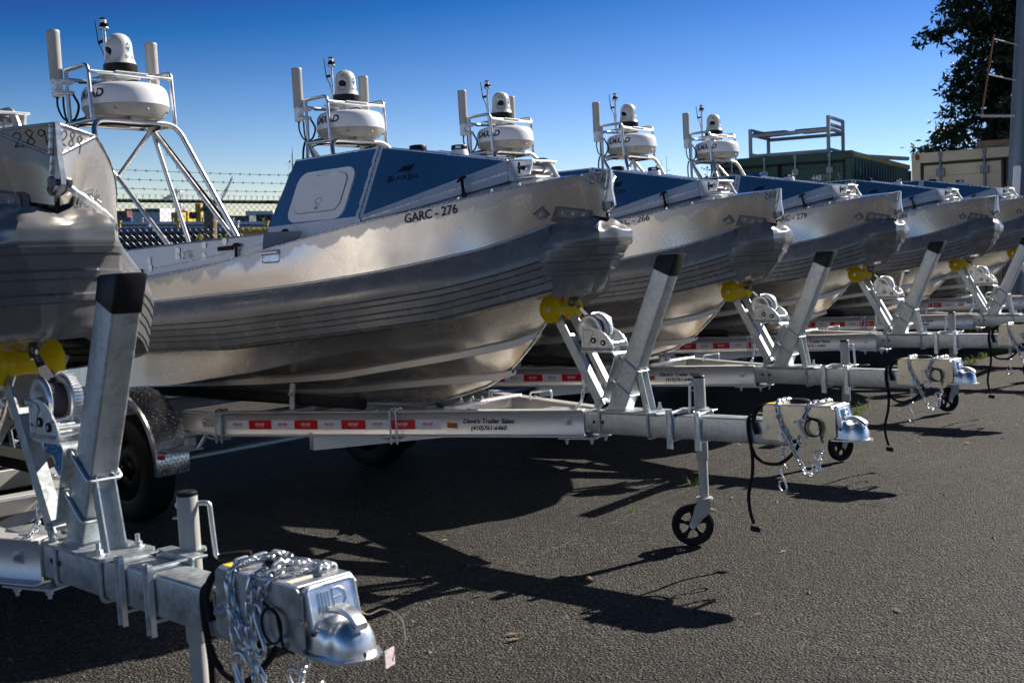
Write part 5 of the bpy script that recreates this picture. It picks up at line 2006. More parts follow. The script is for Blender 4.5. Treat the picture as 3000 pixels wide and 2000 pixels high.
# --- running gear
WX, WY = -2.75, -.955
def b_guard(bm):
    c = V((WX, 0, .32))
    rows_o, rows_i = [], []
    for a in np.linspace(-8, 188, 40):
        rr = .425
        u = V((math.cos(R(a)), 0, math.sin(R(a))))
        y0, y1 = WY - .110, WY + .110
        rows_o.append([c + u * (rr - .035) + V((0, y0 - .002, 0)), c + u * (rr - .010) + V((0, y0, 0)), c + u * rr + V((0, y0 + .010, 0)), c + u * rr + V((0, y1 - .01, 0)), c + u * (rr - .012) + V((0, y1, 0))])
    grid(bm, rows_o)
def b_guard_tread(bm):
    c = V((WX, 0, .32))
    for i, a in enumerate(np.arange(-6, 100, 3.1)):
        for j in range(8):
            y = WY - .092 + j * .0262 + (.013 if i % 2 else 0)
            u = V((math.cos(R(a)), 0, math.sin(R(a)))); t = V((-u.z, 0, u.x)); yv = V((0, 1, 0))
            d = (t + yv * (1 if (i + j) % 2 else -1)).normalized(); n = u.cross(d)
            p = c + u * .4252 + V((0, y, 0))
            v = [bm.verts.new(p + d * .013), bm.verts.new(p + n * .0038), bm.verts.new(p - d * .013), bm.verts.new(p - n * .0038), bm.verts.new(p + u * .0028)]
            for k in range(4): face(bm, [v[k], v[(k + 1) % 4], v[4]])
def b_guard_step(bm):
    box(bm, (WX + .47, WY + .02, .405), (.16, .20, .010), Matrix.Rotation(.05, 3, 'Y'), .002)
    box(bm, (WX + .40, WY + .12, .43), (.06, .06, .05), bev=.004)
    tube(bm, [(WX + .53, WY + .09, .40), (WX + .53, WY + .16, .48)], .012, 8)
def b_guard_lamp(bm):
    box(bm, (WX + .435, WY - .09, .372), (.05, .03, .022), bev=.004)
def b_tyre(sgn):
    def fn(bm):
        M = axis_m((WX, WY * sgn, GZ + .315), (0, 1, 0))
        lathe(bm, [(.195, -.080), (.245, -.094), (.285, -.090), (.308, -.074), (.315, -.045), (.316, 0), (.315, .045), (.308, .074), (.285, .090), (.245, .094), (.195, .080)], M, 52)
        for y in (-.045, -.015, .015, .045):
            pass
    return fn
def b_wheel_rim(sgn):
    def fn(bm):
        M = axis_m((WX, WY * sgn, GZ + .315), (0, -sgn, 0))
        lathe(bm, [(.205, .076), (.200, .082), (.190, .080), (.182, .060), (.176, .020), (.150, .026), (.120, .046), (.080, .050), (.060, .046)], M, 44)
    return fn
def b_wheel_hub(sgn):
    def fn(bm):
        M = axis_m((WX, WY * sgn, GZ + .315), (0, -sgn, 0))
        lathe(bm, [(.060, .044), (.045, .050), (.036, .060), (.034, .095), (.028, .102), (0, .103)], M, 24)
        for k in range(5):
            a = R(72 * k)
            p = M @ V((.062 * math.cos(a), .062 * math.sin(a), .050)); n = M.to_3x3() @ V((0, 0, 1))
            cyl(bm, p, p + n * .016, .010, seg=6)
    return fn
def b_axle(bm):
    tube(bm, [(WX, WY + .1, GZ + .315), (WX, -WY - .1, GZ + .315)], .03, 10)
    box(bm, (WX, 0, .44), (.10, 1.3, .08), bev=.006)
def b_cross(x, yh, z, w=.07):
    def fn(bm):
        box(bm, (x, 0, z), (w, 2 * yh, .085), bev=.004)
    return fn
def b_keel_beam(bm):
    a, c = V((-.34, 0, .545)), V((-1.9, 0, .50))
    ibeam(bm, lambda s, o, z: V((-.32 - s, -o, z)), 1, 0., 1.9, .478, .560, .026)
def b_front_cross(bm):
    # aluminium channel between the two rails, bolted on a plate
    x = -.78
    box(bm, (x, 0, .616), (.070, .56, .014), bev=.002)
    box(bm, (x - .033, 0, .580), (.006, .52, .06), bev=.001)
    box(bm, (x, -.10, .626), (.11, .14, .006), bev=.001)
def b_front_cross_bolts(bm):
    for dx in (-.035, .035):
        for y in (-.145, -.055):
            hexbolt(bm, (-.78 + dx, y, .629), (0, 0, 1), .010, .010, .012)
    tube(bm, fillet([(-.62, .20, .60), (-.62, .20, .645), (-.55, .30, .645), (-.55, .30, .60)], .014), .006, 8)
def b_low_brace(sgn):
    def fn(bm):
        # angle hanging under the rail
        p = rail_pt(1.55, .02, RZ0 - .002); q = V((-1.05, -.05, RZ0 - .030))
        for y, (zz0, zz1) in ((0, (0, -.055)),):
            v = [V((p.x, p.y * sgn, p.z)), V((q.x, q.y * sgn, q.z)), V((q.x, q.y * sgn, q.z - .03)), V((p.x, p.y * sgn, p.z - .075))]
            face(bm, [bm.verts.new(k) for k in v])
            d = V((.06, -.02 * sgn, 0))
            face(bm, [bm.verts.new(k) for k in (v[0], v[0] - d, v[3] - d, v[3])])
            face(bm, [bm.verts.new(k + V((0, 0, .0))) for k in (v[0] - d, v[1] - d, v[2] - d, v[3] - d)])
            face(bm, [bm.verts.new(k) for k in (v[3], v[3] - d, v[2] - d, v[2])])
        hexbolt(bm, V((p.x - .03, (p.y + .01) * sgn, RZ0 + .008)), (0, 0, 1), .012, .008)
        hexbolt(bm, V((p.x - .03, (p.y + .01) * sgn, RZ0 - .004)), (0, 0, -1), .012, .010, .014)
    return fn
def b_bunk(sgn):
    def fn(bm):
        box(bm, (-2.55, -.46 * sgn, .655), (2.6, .095, .055), Matrix.Rotation(-.30 * sgn, 3, 'X') @ Matrix.Rotation(.01, 3, 'Y'), .012)
    return fn
def b_bunk_bracket(sgn, x):
    def fn(bm):
        y = -.62 * sgn if x > -1.9 else -.60 * sgn
        prism(bm, rrect(.042, .17, .008, 2), plate_m(V((x, -.535 * sgn, .665)), (1, 0, 0), (0, -sgn, .1)), .006)
        hexbolt(bm, (x, -.545 * sgn, .690), (0, -sgn, .1), .009, .008, .010)
        box(bm, (x, -.50 * sgn, .600), (.05, .16, .012), bev=.002)
    return fn
def b_wire_harness(bm):
    tube(bm, smooth_path([(-.32, -.045, .56), (-.5, -.10, .575), (-.8, -.12, .57), (-1.1, -.2, .56), (-1.6, -.45, .55)], 6), .006, 6)

def make_trailer(i, label, crank_w=None, crank_j=200, fork=32, jack_len=0.0):
    (l, yw, pt, _) = POSE[i]
    t = put('boat_trailer', None, None, None, l, (0, -R(pt), R(yw)), label=label, cat='trailer', group='galvanised boat trailers')
    tb = part(t, 'tongue_beam', 'tongue', b_tongue, 'galvanised', 40)
    part(tb, 'bolt_hole', 'tongue_holes', b_tongue_holes, 'gasket_black')
    part(tb, 'u_bolt', 'tongue_ubolts', b_tongue_ubolts, 'galvanised')
    for s in (1, -1):
        ra = part(t, 'side_rail', 'rail%d' % s, b_rail(s), 'rail_alu', 50)
        if s == 1:
            for k in range(NSTRIP):
                part(ra, 'reflective_panel', 'tape%d' % k, b_tape(k), 'white_tape' if k % 2 == 0 else 'red_tape', smooth=False)
                part(ra, 'panel_lettering', 'tape_text%d' % k, b_tape_text(k), 'red_ink' if k % 2 == 0 else 'white_ink', smooth=False)
            part(ra, 'dealer_lettering', 'decal', b_decal, 'ink_black', smooth=False)
        part(ra, 'marker_light', 'amber%d' % s, b_amber(s), 'amber', 20)
        part(ra, 'rail_bolts', 'rail_bolts%d' % s, b_rail_bolts(s), 'galvanised', 30)
        part(ra, 'u_bolt', 'rail_ub_a%d' % s, b_ubolt_rail(s, 1.03), 'zinc_bright')
        part(ra, 'u_bolt', 'rail_ub_b%d' % s, b_ubolt_rail(s, 2.14), 'galvanised')
        part(t, 'rear_rail', 'rear_rail%d' % s, b_rear_rail(s), 'rail_alu', 50)
        part(t, 'hanging_brace', 'low_brace%d' % s, b_low_brace(s), 'rail_alu', 10)
        bk = part(t, 'bunk', 'bunk%d' % s, b_bunk(s), 'bunk_carpet')
        for x in (-1.75, -3.4):
            part(bk, 'bunk_bracket', 'bunk_br%d%d' % (s, int(x * 100)), b_bunk_bracket(s, x), 'galvanised')
        ty = part(t, 'wheel', 'tyre%d' % s, b_tyre(s), 'tyre_rubber', 40)
        part(ty, 'rim', 'rim%d' % s, b_wheel_rim(s), 'black_plastic', 30)
        part(ty, 'hub', 'hub%d' % s, b_wheel_hub(s), 'black_plastic', 30)
        g = part(t, 'mudguard', 'guard', b_guard, 'tread_plate', 30, whole=True)
        g2 = part(g, 'tread_pattern', 'guard_tread', b_guard_tread, 'tread_plate', 10, whole=True)
        part(g, 'step', 'guard_step', b_guard_step, 'galvanised')
        part(g, 'marker_light', 'guard_lamp', b_guard_lamp, 'red_tape')
        if s == -1: g.scale = (1, -1, 1)
    part(t, 'axle', 'axle', b_axle, 'galvanised')
    part(t, 'cross_member', 'cross_a', b_cross(-1.75, .62, .535), 'rail_alu')
    part(t, 'cross_member', 'cross_b', b_cross(-3.4, .76, .535), 'rail_alu')
    part(t, 'centre_beam', 'keel_beam', b_keel_beam, 'rail_alu', 50)
    fc = part(t, 'front_cross_member', 'front_cross', b_front_cross, 'rail_alu')
    part(fc, 'bolts', 'front_cross_bolts', b_front_cross_bolts, 'zinc_bright')
    part(t, 'wiring', 'harness', b_wire_harness, 'wire_yellow')
    bp = part(t, 'base_plate', 'base_plate', b_base_plate, 'galvanised')
    part(bp, 'nuts', 'base_nuts', b_base_nuts, 'galvanised', 30)
    po = part(t, 'winch_post', 'post', b_post, 'galvanised', 40)
    part(po, 'post_cap', 'post_cap', b_post_cap, 'black_plastic', 40)
    part(po, 'u_bolt', 'post_ubolts', b_post_ubolts, 'galvanised')
    part(po, 'brace', 'brace', b_brace, 'galvanised')
    sd_ = part(t, 'winch_stand', 'stand', b_stand, 'galvanised', 40)
    for s in (1, -1):
        part(sd_, 'roller_arm', 'arm%d' % s, b_arm(-s), 'galvanised', 30)
    ro = part(t, 'bow_roller', 'roller', b_roller, 'amber_urethane', 40, whole=True)
    part(ro, 'roller_axle', 'roller_axle', b_roller_axle, 'zinc_bright')
    wi = part(t, 'winch', 'winch_drum', b_drum, 'zinc_bright', 30)
    for s in (1, -1):
        part(wi, 'side_plate', 'winch_plate%d' % s, b_winch_plate(-s), 'zinc_bright', 30)
    part(wi, 'grommets', 'winch_grommets', b_winch_grommets, 'black_rubber')
    part(wi, 'cross_pins', 'winch_pins', b_winch_pins, 'zinc_bright')
    part(wi, 'gear', 'gear', b_gear, 'zinc_bright', 25)
    part(wi, 'strap', 'wound_strap', b_wound_strap, 'webbing')
    part(wi, 'strap_hook', 'strap_hook', b_strap_hook, 'zinc_bright')
    if crank_w is not None:
        M = Matrix.Translation((.082, .085, .938)) @ Matrix.Rotation(R(-crank_w), 4, 'Y')
        part(wi, 'crank', 'winch_crank', b_winch_crank, 'zinc_bright').matrix_local = M
        part(wi, 'crank_grip', 'winch_grip', b_winch_grip, 'black_rubber').matrix_local = M
    part(t, 'safety_chain', 'safety_chain', b_safety_chain, 'zinc_bright', 60, whole=True)
    jk = part(t, 'jack', 'jack_tube', b_jack_tube, 'antenna_grey' if i else 'antenna_grey', 40)
    part(jk, 'jack_cap', 'jack_cap', b_jack_cap, 'black_plastic')
    part(jk, 'jack_pin', 'jack_pin', b_jack_pin, 'steel')
    part(jk, 'jack_bracket', 'jack_bracket', b_jack_bracket, 'galvanised')
    for k, x in enumerate((.436, .588)):
        part(jk, 'clamp_strap', 'jack_strap%d' % k, b_jack_strap(x), 'zinc_bright')
    part(jk, 'clamp_bolts', 'jack_strap_bolts', b_jack_strap_bolts, 'zinc_bright', 30)
    M = Matrix.Translation((JX, JY, 0)) @ Matrix.Rotation(R(crank_j), 4, 'Z')
    part(jk, 'crank', 'jack_crank', b_jack_crank, 'steel').matrix_local = M
    part(jk, 'crank_grip', 'jack_grip', b_jack_grip, 'black_rubber').matrix_local = M
    M = Matrix.Translation((JX, JY, jack_len)) @ Matrix.Rotation(R(fork), 4, 'Z')
    for nm, ky, fn, mt in (('caster_fork', 'jack_fork', b_jack_fork, 'antenna_grey'), ('caster_axle', 'jack_axle', b_jack_axle, 'steel'), ('caster_tyre', 'jack_tyre', b_jack_tyre, 'black_rubber'), ('caster_rim', 'jack_rim', b_jack_rim, 'black_plastic')):
        part(jk, nm, ky, fn, mt).matrix_local = M
    cp = part(t, 'surge_coupler', 'coupler_box', b_coupler_box, 'zinc_yellow' if i else 'steel', 30)
    part(cp, 'bolts', 'coupler_bolts', b_coupler_bolts, 'zinc_bright', 30)
    fr = part(cp, 'front_cover', 'coupler_front', b_coupler_front, 'zinc_bright')
    part(cp, 'embossed_lettering', 'coupler_emblem', b_coupler_emblem, 'zinc_bright', whole=True)
    part(cp, 'ball_cup', 'cup', b_cup, 'zinc_bright', 50)
    part(cp, 'cup_latch', 'cup_latch', b_cup_latch, 'steel', 40)
    part(cp, 'pin_hole', 'cup_hole', b_cup_hole, 'gasket_black')
    part(cp, 'filler_cap', 'reservoir', b_reservoir, 'black_plastic')
    part(cp, 'warning_sticker', 'top_sticker', b_top_stickers, 'yellow_sticker')
    part(cp, 'label_sticker', 'top_label', b_top_label, 'sticker')
    part(t, 'tow_chain', 'chain_a', b_chain_a, 'zinc_bright', 60, whole=True)
    part(t, 'tow_chain', 'chain_b', b_chain_b, 'zinc_bright', 60, whole=True)
    part(t, 'tow_chain', 'chain_c', b_chain_c, 'zinc_bright', 60, whole=True)
    if i == 0:
        part(t, 'tow_chain', 'chain_drape', b_chain_drape, 'zinc_bright', 60, whole=True)
        part(t, 'tag_wire', 'tag_wire', b_tag_wire, 'wire_tan')
        part(t, 'paper_tag', 'tag', b_tag, 'tag_pink')
    lo = part(t, 'wiring_loom', 'loom', b_loom, 'black_rubber', 60, whole=True)
    pg = part(lo, 'plug', 'plug', b_plug, 'black_plastic')
    part(lo, 'plug_pins', 'plug_pins', b_plug_pins, 'zinc_bright')
    part(t, 'breakaway_cable', 'breakaway', b_breakaway, 'black_rubber', 60, whole=True)
    return t

TRAILERS = [
    ('nearest galvanised trailer, its coupler wrapped in chains at the lower left', None, 44, 32, -.0),
    ('galvanised trailer under the boat lettered GARC - 276', -35, 252, 32, 0.),
    ('galvanised trailer under the boat lettered 266, behind the one carrying GARC - 276', 200, 44, 70, .03),
    ('galvanised trailer under the boat lettered GARC - 279, its winch crank pointing up', 75, 160, 60, 0.),
    ('galvanised trailer under the boat lettered 286, its coupler cut by the right edge', None, 160, 40, 0.),
    ('farthest galvanised trailer, under the last boat at the right edge', None, 160, 40, -.03)]
for i, (lb, cw, cj, fk, jl) in enumerate(TRAILERS):
    make_trailer(i, lb, cw, cj, fk, jl)

# ------------------------------------------------------------------ setting
SLOPE = math.tan(R(4.2))
YAWB = R(-40.47)
O1 = V((.475, 5.379, 0))
def yard_z(xb):
    """the lot falls towards the water at the sterns and levels out ahead of the bows"""
    if xb > 3.0:
        d = xb - 3.0
        return GZ + SLOPE * (3.0 + 4.0 * (1 - math.exp(-d / 4.0)))
    return GZ + SLOPE * xb
def yard_w(xb, yb):
    c, s = math.cos(YAWB), math.sin(YAWB)
    return V((O1.x + c * xb - s * yb, O1.y + s * xb + c * yb, yard_z(xb)))
def b_yard(bm):
    X = sorted(set([-9.6, -9.0] + list(np.arange(-8.5, 8.1, .5)) + [9, 10, 12, 15, 20, 30, 50, 90, 160, 300]))
    Y = [-300, -150, -80, -40, -20, -10, -5, 0, 5, 10, 15, 20, 40, 80, 150, 300]
    rows = [[V((x, y, yard_z(x) + .012 * mnoise.noise(V((x * .35, y * .35, 1))))) for y in Y] for x in X]
    grid(bm, rows)
    e = [[V((-9.6, y, yard_z(-9.6) + .012 * mnoise.noise(V((-9.6 * .35, y * .35, 1))))) for y in Y], [V((-9.6, y, -4)) for y in Y]]
    grid(bm, e)
    bmesh.ops.remove_doubles(bm, verts=bm.verts, dist=1e-4)
put('asphalt_yard', mesh('yard', b_yard, 60), 'asphalt', None, O1, (0, 0, YAWB), kind='structure', label='dark worn asphalt lot sloping down towards the fence')
def b_water(bm):
    grid(bm, [[V((x, y, -2.4)) for y in (0, 400, 1500, 5000)] for x in (-4000, -800, 0, 800, 4000)])
put('water', mesh('water', b_water), 'water', kind='structure', label='dark harbour water beyond the fence')

# ---- weeds and litter (stuff)
def b_weeds(bm):
    rnd = random.Random(11)
    for xb, yb, n, h in ((-.272, 1.259, 16, .075), (-.205, .519, 7, .05), (-.131, .072, 4, .03), (-.60, 4.44, 60, .09), (-.62, 4.73, 20, .06), (-.99, 8.58, 60, .10), (-1.12, 9.9, 90, .14), (-1.05, 9.2, 40, .10), (-.45, 2.9, 8, .04)):
        for _ in range(n):
            a = rnd.uniform(0, 6.28); rr = rnd.uniform(0, .05 + h * .8)
            p = yard_w(xb + rr * math.cos(a) * .6, yb + rr * math.sin(a))
            b_ = rnd.uniform(0, 6.28); ln = h * rnd.uniform(.5, 1.2); d = V((math.cos(b_), math.sin(b_), 0))
            s = V((-d.y, d.x, 0)) * rnd.uniform(.0015, .003)
            q = [p, p + d * ln * .35 + V((0, 0, ln * .6)), p + d * ln * .9 + V((0, 0, ln * .75))]
            v = [bm.verts.new(q[0] - s), bm.verts.new(q[0] + s), bm.verts.new(q[1] + s), bm.verts.new(q[1] - s), bm.verts.new(q[2])]
            face(bm, v[:4]); face(bm, [v[3], v[2], v[4]])
put('weeds', mesh('weeds', b_weeds), 'grass_green', kind='stuff', label='tufts of green grass growing in the asphalt joint')
def b_grit(bm):
    rnd = random.Random(21)
    for _ in range(420):
        xb, yb = rnd.uniform(-1.2, 2.6), rnd.uniform(-2.6, 7)
        p = yard_w(xb, yb); s = rnd.choice((.003, .004, .005, .007))
        if rnd.random() < .05: s = .012
        ring = [bm.verts.new(p + V((s * rnd.uniform(.6, 1.2) * math.cos(a), s * rnd.uniform(.6, 1.2) * math.sin(a), 0))) for a in np.linspace(0, 6.28, 6)[:-1]]
        t = bm.verts.new(p + V((0, 0, s * .8)))
        for k in range(5): face(bm, [ring[k], ring[(k + 1) % 5], t])
put('loose_grit', mesh('grit', b_grit), 'quay_concrete', kind='stuff', label='pale loose grit and pebbles scattered over the asphalt')
def b_litter(bm):
    rnd = random.Random(31)
    for _ in range(46):
        xb, yb = rnd.uniform(-.9, 2.4), rnd.uniform(-2.6, 6)
        p = yard_w(xb, yb) + V((0, 0, .004)); a = rnd.uniform(0, 6.28); L = rnd.uniform(.012, .035); w_ = L * rnd.uniform(.2, .45)
        d = V((math.cos(a), math.sin(a), 0)); s = V((-d.y, d.x, 0))
        v = [bm.verts.new(p - d * L), bm.verts.new(p + s * w_ + V((0, 0, .006))), bm.verts.new(p + d * L + V((0, 0, .004))), bm.verts.new(p - s * w_ + V((0, 0, rnd.uniform(0, .01))))]
        face(bm, v)
put('leaf_litter', mesh('litter', b_litter), 'wood_old', kind='stuff', label='dry brown leaf scraps lying on the asphalt')

# ---- chain-link fence
FA = V((-4.354, 12.3, 0)); FD = V((1.54, 1.3, 0)).normalized(); FN = V((FD.y, -FD.x, 0))
FTOP = 1.755
fz = lambda s: -.60
def fp(s, z, o=0.): return FA + FD * s + FN * o + V((0, 0, z))
S0, S1 = -2.6, 7.5
fence = put('chain_link_fence', None, None, None, fp(0, -.6), label='grey chain-link fence topped with three strands of barbed wire', cat='fence')
def rel(fn):                                   # keep fence meshes relative to their root
    def g(bm):
        fn(bm)
        for v in bm.verts: v.co -= fp(0, -.6)
    return g
def b_mesh(bm):
    pit = .074
    n = int((S1 - S0) / (pit * .5))
    for k in range(n):
        s = S0 + k * pit * .5
        P = []
        z = -.58; j = 0
        while z < FTOP + .01:
            P.append(fp(s + (pit * .25 + .001) * (1 if (j + k) % 2 else -1), z, .003 if j % 2 else -.003)); z += pit * .5 * 1.05; j += 1
        tube(bm, P, .0032, 4, caps=False)
        e = P[-1]
        if k % 2:
            tube(bm, [e, e + FD * .006 + V((0, 0, .03)), e + FD * .020 + V((0, 0, .062))], .003, 4, caps=False)
            tube(bm, [e, e + FD * .006 + V((0, 0, .03)), e - FD * .012 + V((0, 0, .060))], .003, 4, caps=False)
mo = part(fence, 'wire_mesh', 'fence_mesh', rel(b_mesh), 'fence_wire', 60, whole=True)
mo['kind'] = 'stuff'
part(fence, 'top_rail', 'fence_rail', rel(lambda bm: tube(bm, [fp(S0, FTOP - .02), fp(S1, FTOP - .02)], .021, 10)), 'fence_dark')
def b_ties(bm):
    rnd = random.Random(4)
    for s in np.arange(S0, S1, .072):
        a = fp(s, FTOP + .003, .023)
        tube(bm, [a, fp(s + .03, FTOP - .02, .027), fp(s + .05, FTOP - .043, .02)], .003, 4)
part(fence, 'tie_wires', 'fence_ties', rel(b_ties), 'fence_dark', 60, whole=True)
COL.objects[-1]['kind'] = 'stuff'
for k in range(-1, 3):
    s = 2.05 + k * 2.9
    po = part(fence, 'post', 'fence_post%d' % k, rel(lambda bm, s=s: tube(bm, [fp(s, -.7, -.05), fp(s, FTOP, -.05)], .030, 12)), 'fence_wire')
    part(po, 'barb_arm', 'fence_arm%d' % k, rel(lambda bm, s=s: box(bm, fp(s, FTOP + .17, .06), (.03, .05, .40), Matrix.Rotation(math.atan2(FD.y, FD.x), 3, 'Z') @ Matrix.Rotation(R(-38), 3, 'X') if False else (Matrix.Rotation(math.atan2(FD.y, FD.x), 3, 'Z') @ Matrix.Rotation(R(38), 3, 'X')), .006)), 'pole_steel')
for j, (z, o) in enumerate(((1.870, .03), (1.968, .10), (2.065, .18))):
    def b_barb(bm, z=z, o=o, j=j):
        rnd = random.Random(j)
        P = [fp(s, z - .012 * math.sin((s % 2.9) / 2.9 * math.pi), o) for s in np.arange(S0, S1, .15)]
        tube(bm, P, .0026, 5, caps=False)
        for s in np.arange(S0 + .05 * j, S1, .125):
            c = fp(s, z - .012 * math.sin((s % 2.9) / 2.9 * math.pi), o)
            tube(bm, [c - FD * .014, c + FD * .014], .0052, 5)
            for _ in range(2):
                d = V((rnd.uniform(-.5, .5), rnd.uniform(-.4, .4), rnd.choice((-1, 1)))).normalized()
                tube(bm, [c - d * .017, c + d * .017], .0016, 4)
    part(fence, 'barbed_wire', 'barb%d' % j, rel(b_barb), 'fence_dark', 60, whole=True)

# ---- shrubs and the tree: leaf-sized faces on real twigs
def leaf(bm, p, d, L, wd, rnd):
    d = d.normalized()
    u = V((rnd.uniform(-1, 1), rnd.uniform(-1, 1), rnd.uniform(-.6, 1))).normalized()
    s = d.cross(u)
    if s.length < 1e-3: return
    s = s.normalized() * wd; n = d.cross(s).normalized() * wd * .35
    v = [bm.verts.new(p), bm.verts.new(p + d * L * .45 + s + n), bm.verts.new(p + d * L), bm.verts.new(p + d * L * .45 - s + n)]
    face(bm, [v[0], v[1], v[2]]); face(bm, [v[0], v[2], v[3]])
def shrub(label, u, z_top, z_base, spread, n_stems, lmat, seed, at=None, leaf_n=26, L=.05):
    rnd = random.Random(seed)
    base = at
    t = put('shrub', None, None, None, base, label=label, cat='shrub', group='shrubs along the fence')
    H_ = z_top - base.z
    stems = []
    for k in range(n_stems):
        a = rnd.uniform(0, 6.28); o = V((math.cos(a), math.sin(a), 0)) * rnd.uniform(.1, 1) * spread
        h = H_ * rnd.uniform(.72, 1.0)
        P = smooth_path([V((o.x * .2, o.y * .2, 0)), V((o.x * .5 + rnd.uniform(-.05, .05), o.y * .5, h * .45)), V((o.x, o.y, h * .8)), V((o.x * 1.15, o.y * 1.1, h))], 5)
        stems.append(P)
    bm = bmesh.new()
    for P in stems:
        m = len(P)
        tube(bm, P, [.010 * (1 - .75 * i / m) for i in range(m)], 5)
    put('stems', finish(bm, 'stems'), 'bark', t)
    bm = bmesh.new()
    for P in stems:
        for _ in range(leaf_n):
            i = int(rnd.uniform(.35, 1) * (len(P) - 1))
            tw = V((rnd.uniform(-1, 1), rnd.uniform(-1, 1), rnd.uniform(-.2, .6))) * spread * .35
            q = P[i] + tw * rnd.random()
            for _ in range(3):
                leaf(bm, q + V((rnd.uniform(-.03, .03), rnd.uniform(-.03, .03), rnd.uniform(-.03, .03))), V((rnd.uniform(-1, 1), rnd.uniform(-1, 1), rnd.uniform(-.8, .5))), L * rnd.uniform(.6, 1.2), L * .3, rnd)
    put('foliage', finish(bm, 'foliage', smooth=False), lmat, t)
def ray_at(u, v, Y):
    """world point of a picture direction at depth Y (used to set out the background)"""
    x, y = (u - 1500) / 3226.3, (v - 1000) / 3226.3
    c, s = math.cos(R(6.404)), math.sin(R(6.404))
    d = V((x, c - y * s, -s - y * c)); return V((0, 0, 1.5461)) + d * (Y / d.y)
def gnd(u, Y):
    p = ray_at(u, 700, Y); r_0 = p - O1
    xb = math.cos(YAWB) * r_0.x + math.sin(YAWB) * r_0.y
    return V((p.x, p.y, yard_z(max(-9.5, xb))))
SHR = [('low bright yellow-green shrub growing through the fence by the sensor arch', 640, 1.52, .30, 26, 'leaf_yellow', 13.4, 42, .05),
       ('tall thin sapling with yellow leaves behind the white hatch cabin', 885, 2.44, .22, 7, 'leaf_yellow', 14.3, 9, .045),
       ('thin yellow-leaved sapling showing between cabin roof and second radar arch', 968, 2.46, .20, 6, 'leaf_yellow', 14.8, 10, .045),
       ('orange-leaved sapling beyond the hinge of the GARC - 276 cabin', 1607, 2.44, .16, 6, 'leaf_gold', 16.6, 14, .045),
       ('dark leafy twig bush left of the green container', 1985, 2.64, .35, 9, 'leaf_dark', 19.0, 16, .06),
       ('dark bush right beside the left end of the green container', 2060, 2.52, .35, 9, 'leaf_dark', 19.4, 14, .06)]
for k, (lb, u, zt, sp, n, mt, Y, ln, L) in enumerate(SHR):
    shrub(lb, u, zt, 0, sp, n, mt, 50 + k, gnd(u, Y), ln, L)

def tree(at, label):
    rnd = random.Random(77)
    t = put('tree', None, None, None, at, label=label, cat='tree')
    limbs, twigs = [], []
    limbs.append(([V((0, 0, -.3)), V((.05, 0, 1.6)), V((.0, .1, 3.2)), V((.1, .0, 5.5)), V((0, 0, 8.2)), V((.1, 0, 10))], .20))
    for k in range(90):
        z = 2.9 + 6.6 * (k / 90)
        a = k * 2.4 + rnd.uniform(-.4, .4)
        R_0 = (2.35 * (1 - ((z - 4.8) / 6.2) ** 2)) * rnd.uniform(.72, 1.08)
        d = V((math.cos(a), math.sin(a), 0))
        P = [V((0, 0, z - .5)), V((0, 0, z)) + d * R_0 * .4 + V((0, 0, .25)), V((0, 0, z)) + d * R_0 * .75 + V((0, 0, .22)), V((0, 0, z)) + d * R_0 + V((0, 0, -.15))]
        limbs.append((P, .055))
        Q = smooth_path(P, 8)
        for j in range(26):
            i = int(rnd.uniform(.15, 1) * (len(Q) - 1))
            e = Q[i] + V((rnd.uniform(-1, 1), rnd.uniform(-1, 1), rnd.uniform(-.8, .45))) * .55
            twigs.append((Q[i], e))
    bm = bmesh.new()
    for P, r_0 in limbs:
        Q = smooth_path(P, 6); m = len(Q)
        tube(bm, Q, [max(.008, r_0 * (1 - .9 * i / m)) for i in range(m)], 8)
    for a, e in twigs:
        tube(bm, [a, a.lerp(e, .5) + V((0, 0, .03)), e], [.008, .006, .003], 4)
    put('trunk', finish(bm, 'trunk'), 'bark', t)
    bm = bmesh.new()
    for a, e in twigs:
        for _ in range(22):
            q = a.lerp(e, rnd.uniform(.2, 1.08)) + V((rnd.gauss(0, .06), rnd.gauss(0, .06), rnd.gauss(0, .05)))
            leaf(bm, q, V((rnd.uniform(-1, 1), rnd.uniform(-1, 1), rnd.uniform(-1.3, .4))), rnd.uniform(.13, .22), .034, rnd)
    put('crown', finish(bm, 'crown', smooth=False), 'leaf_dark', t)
tree(V((11.75, 25.0, -.4)), 'dark backlit leafy tree rising behind the cream container')

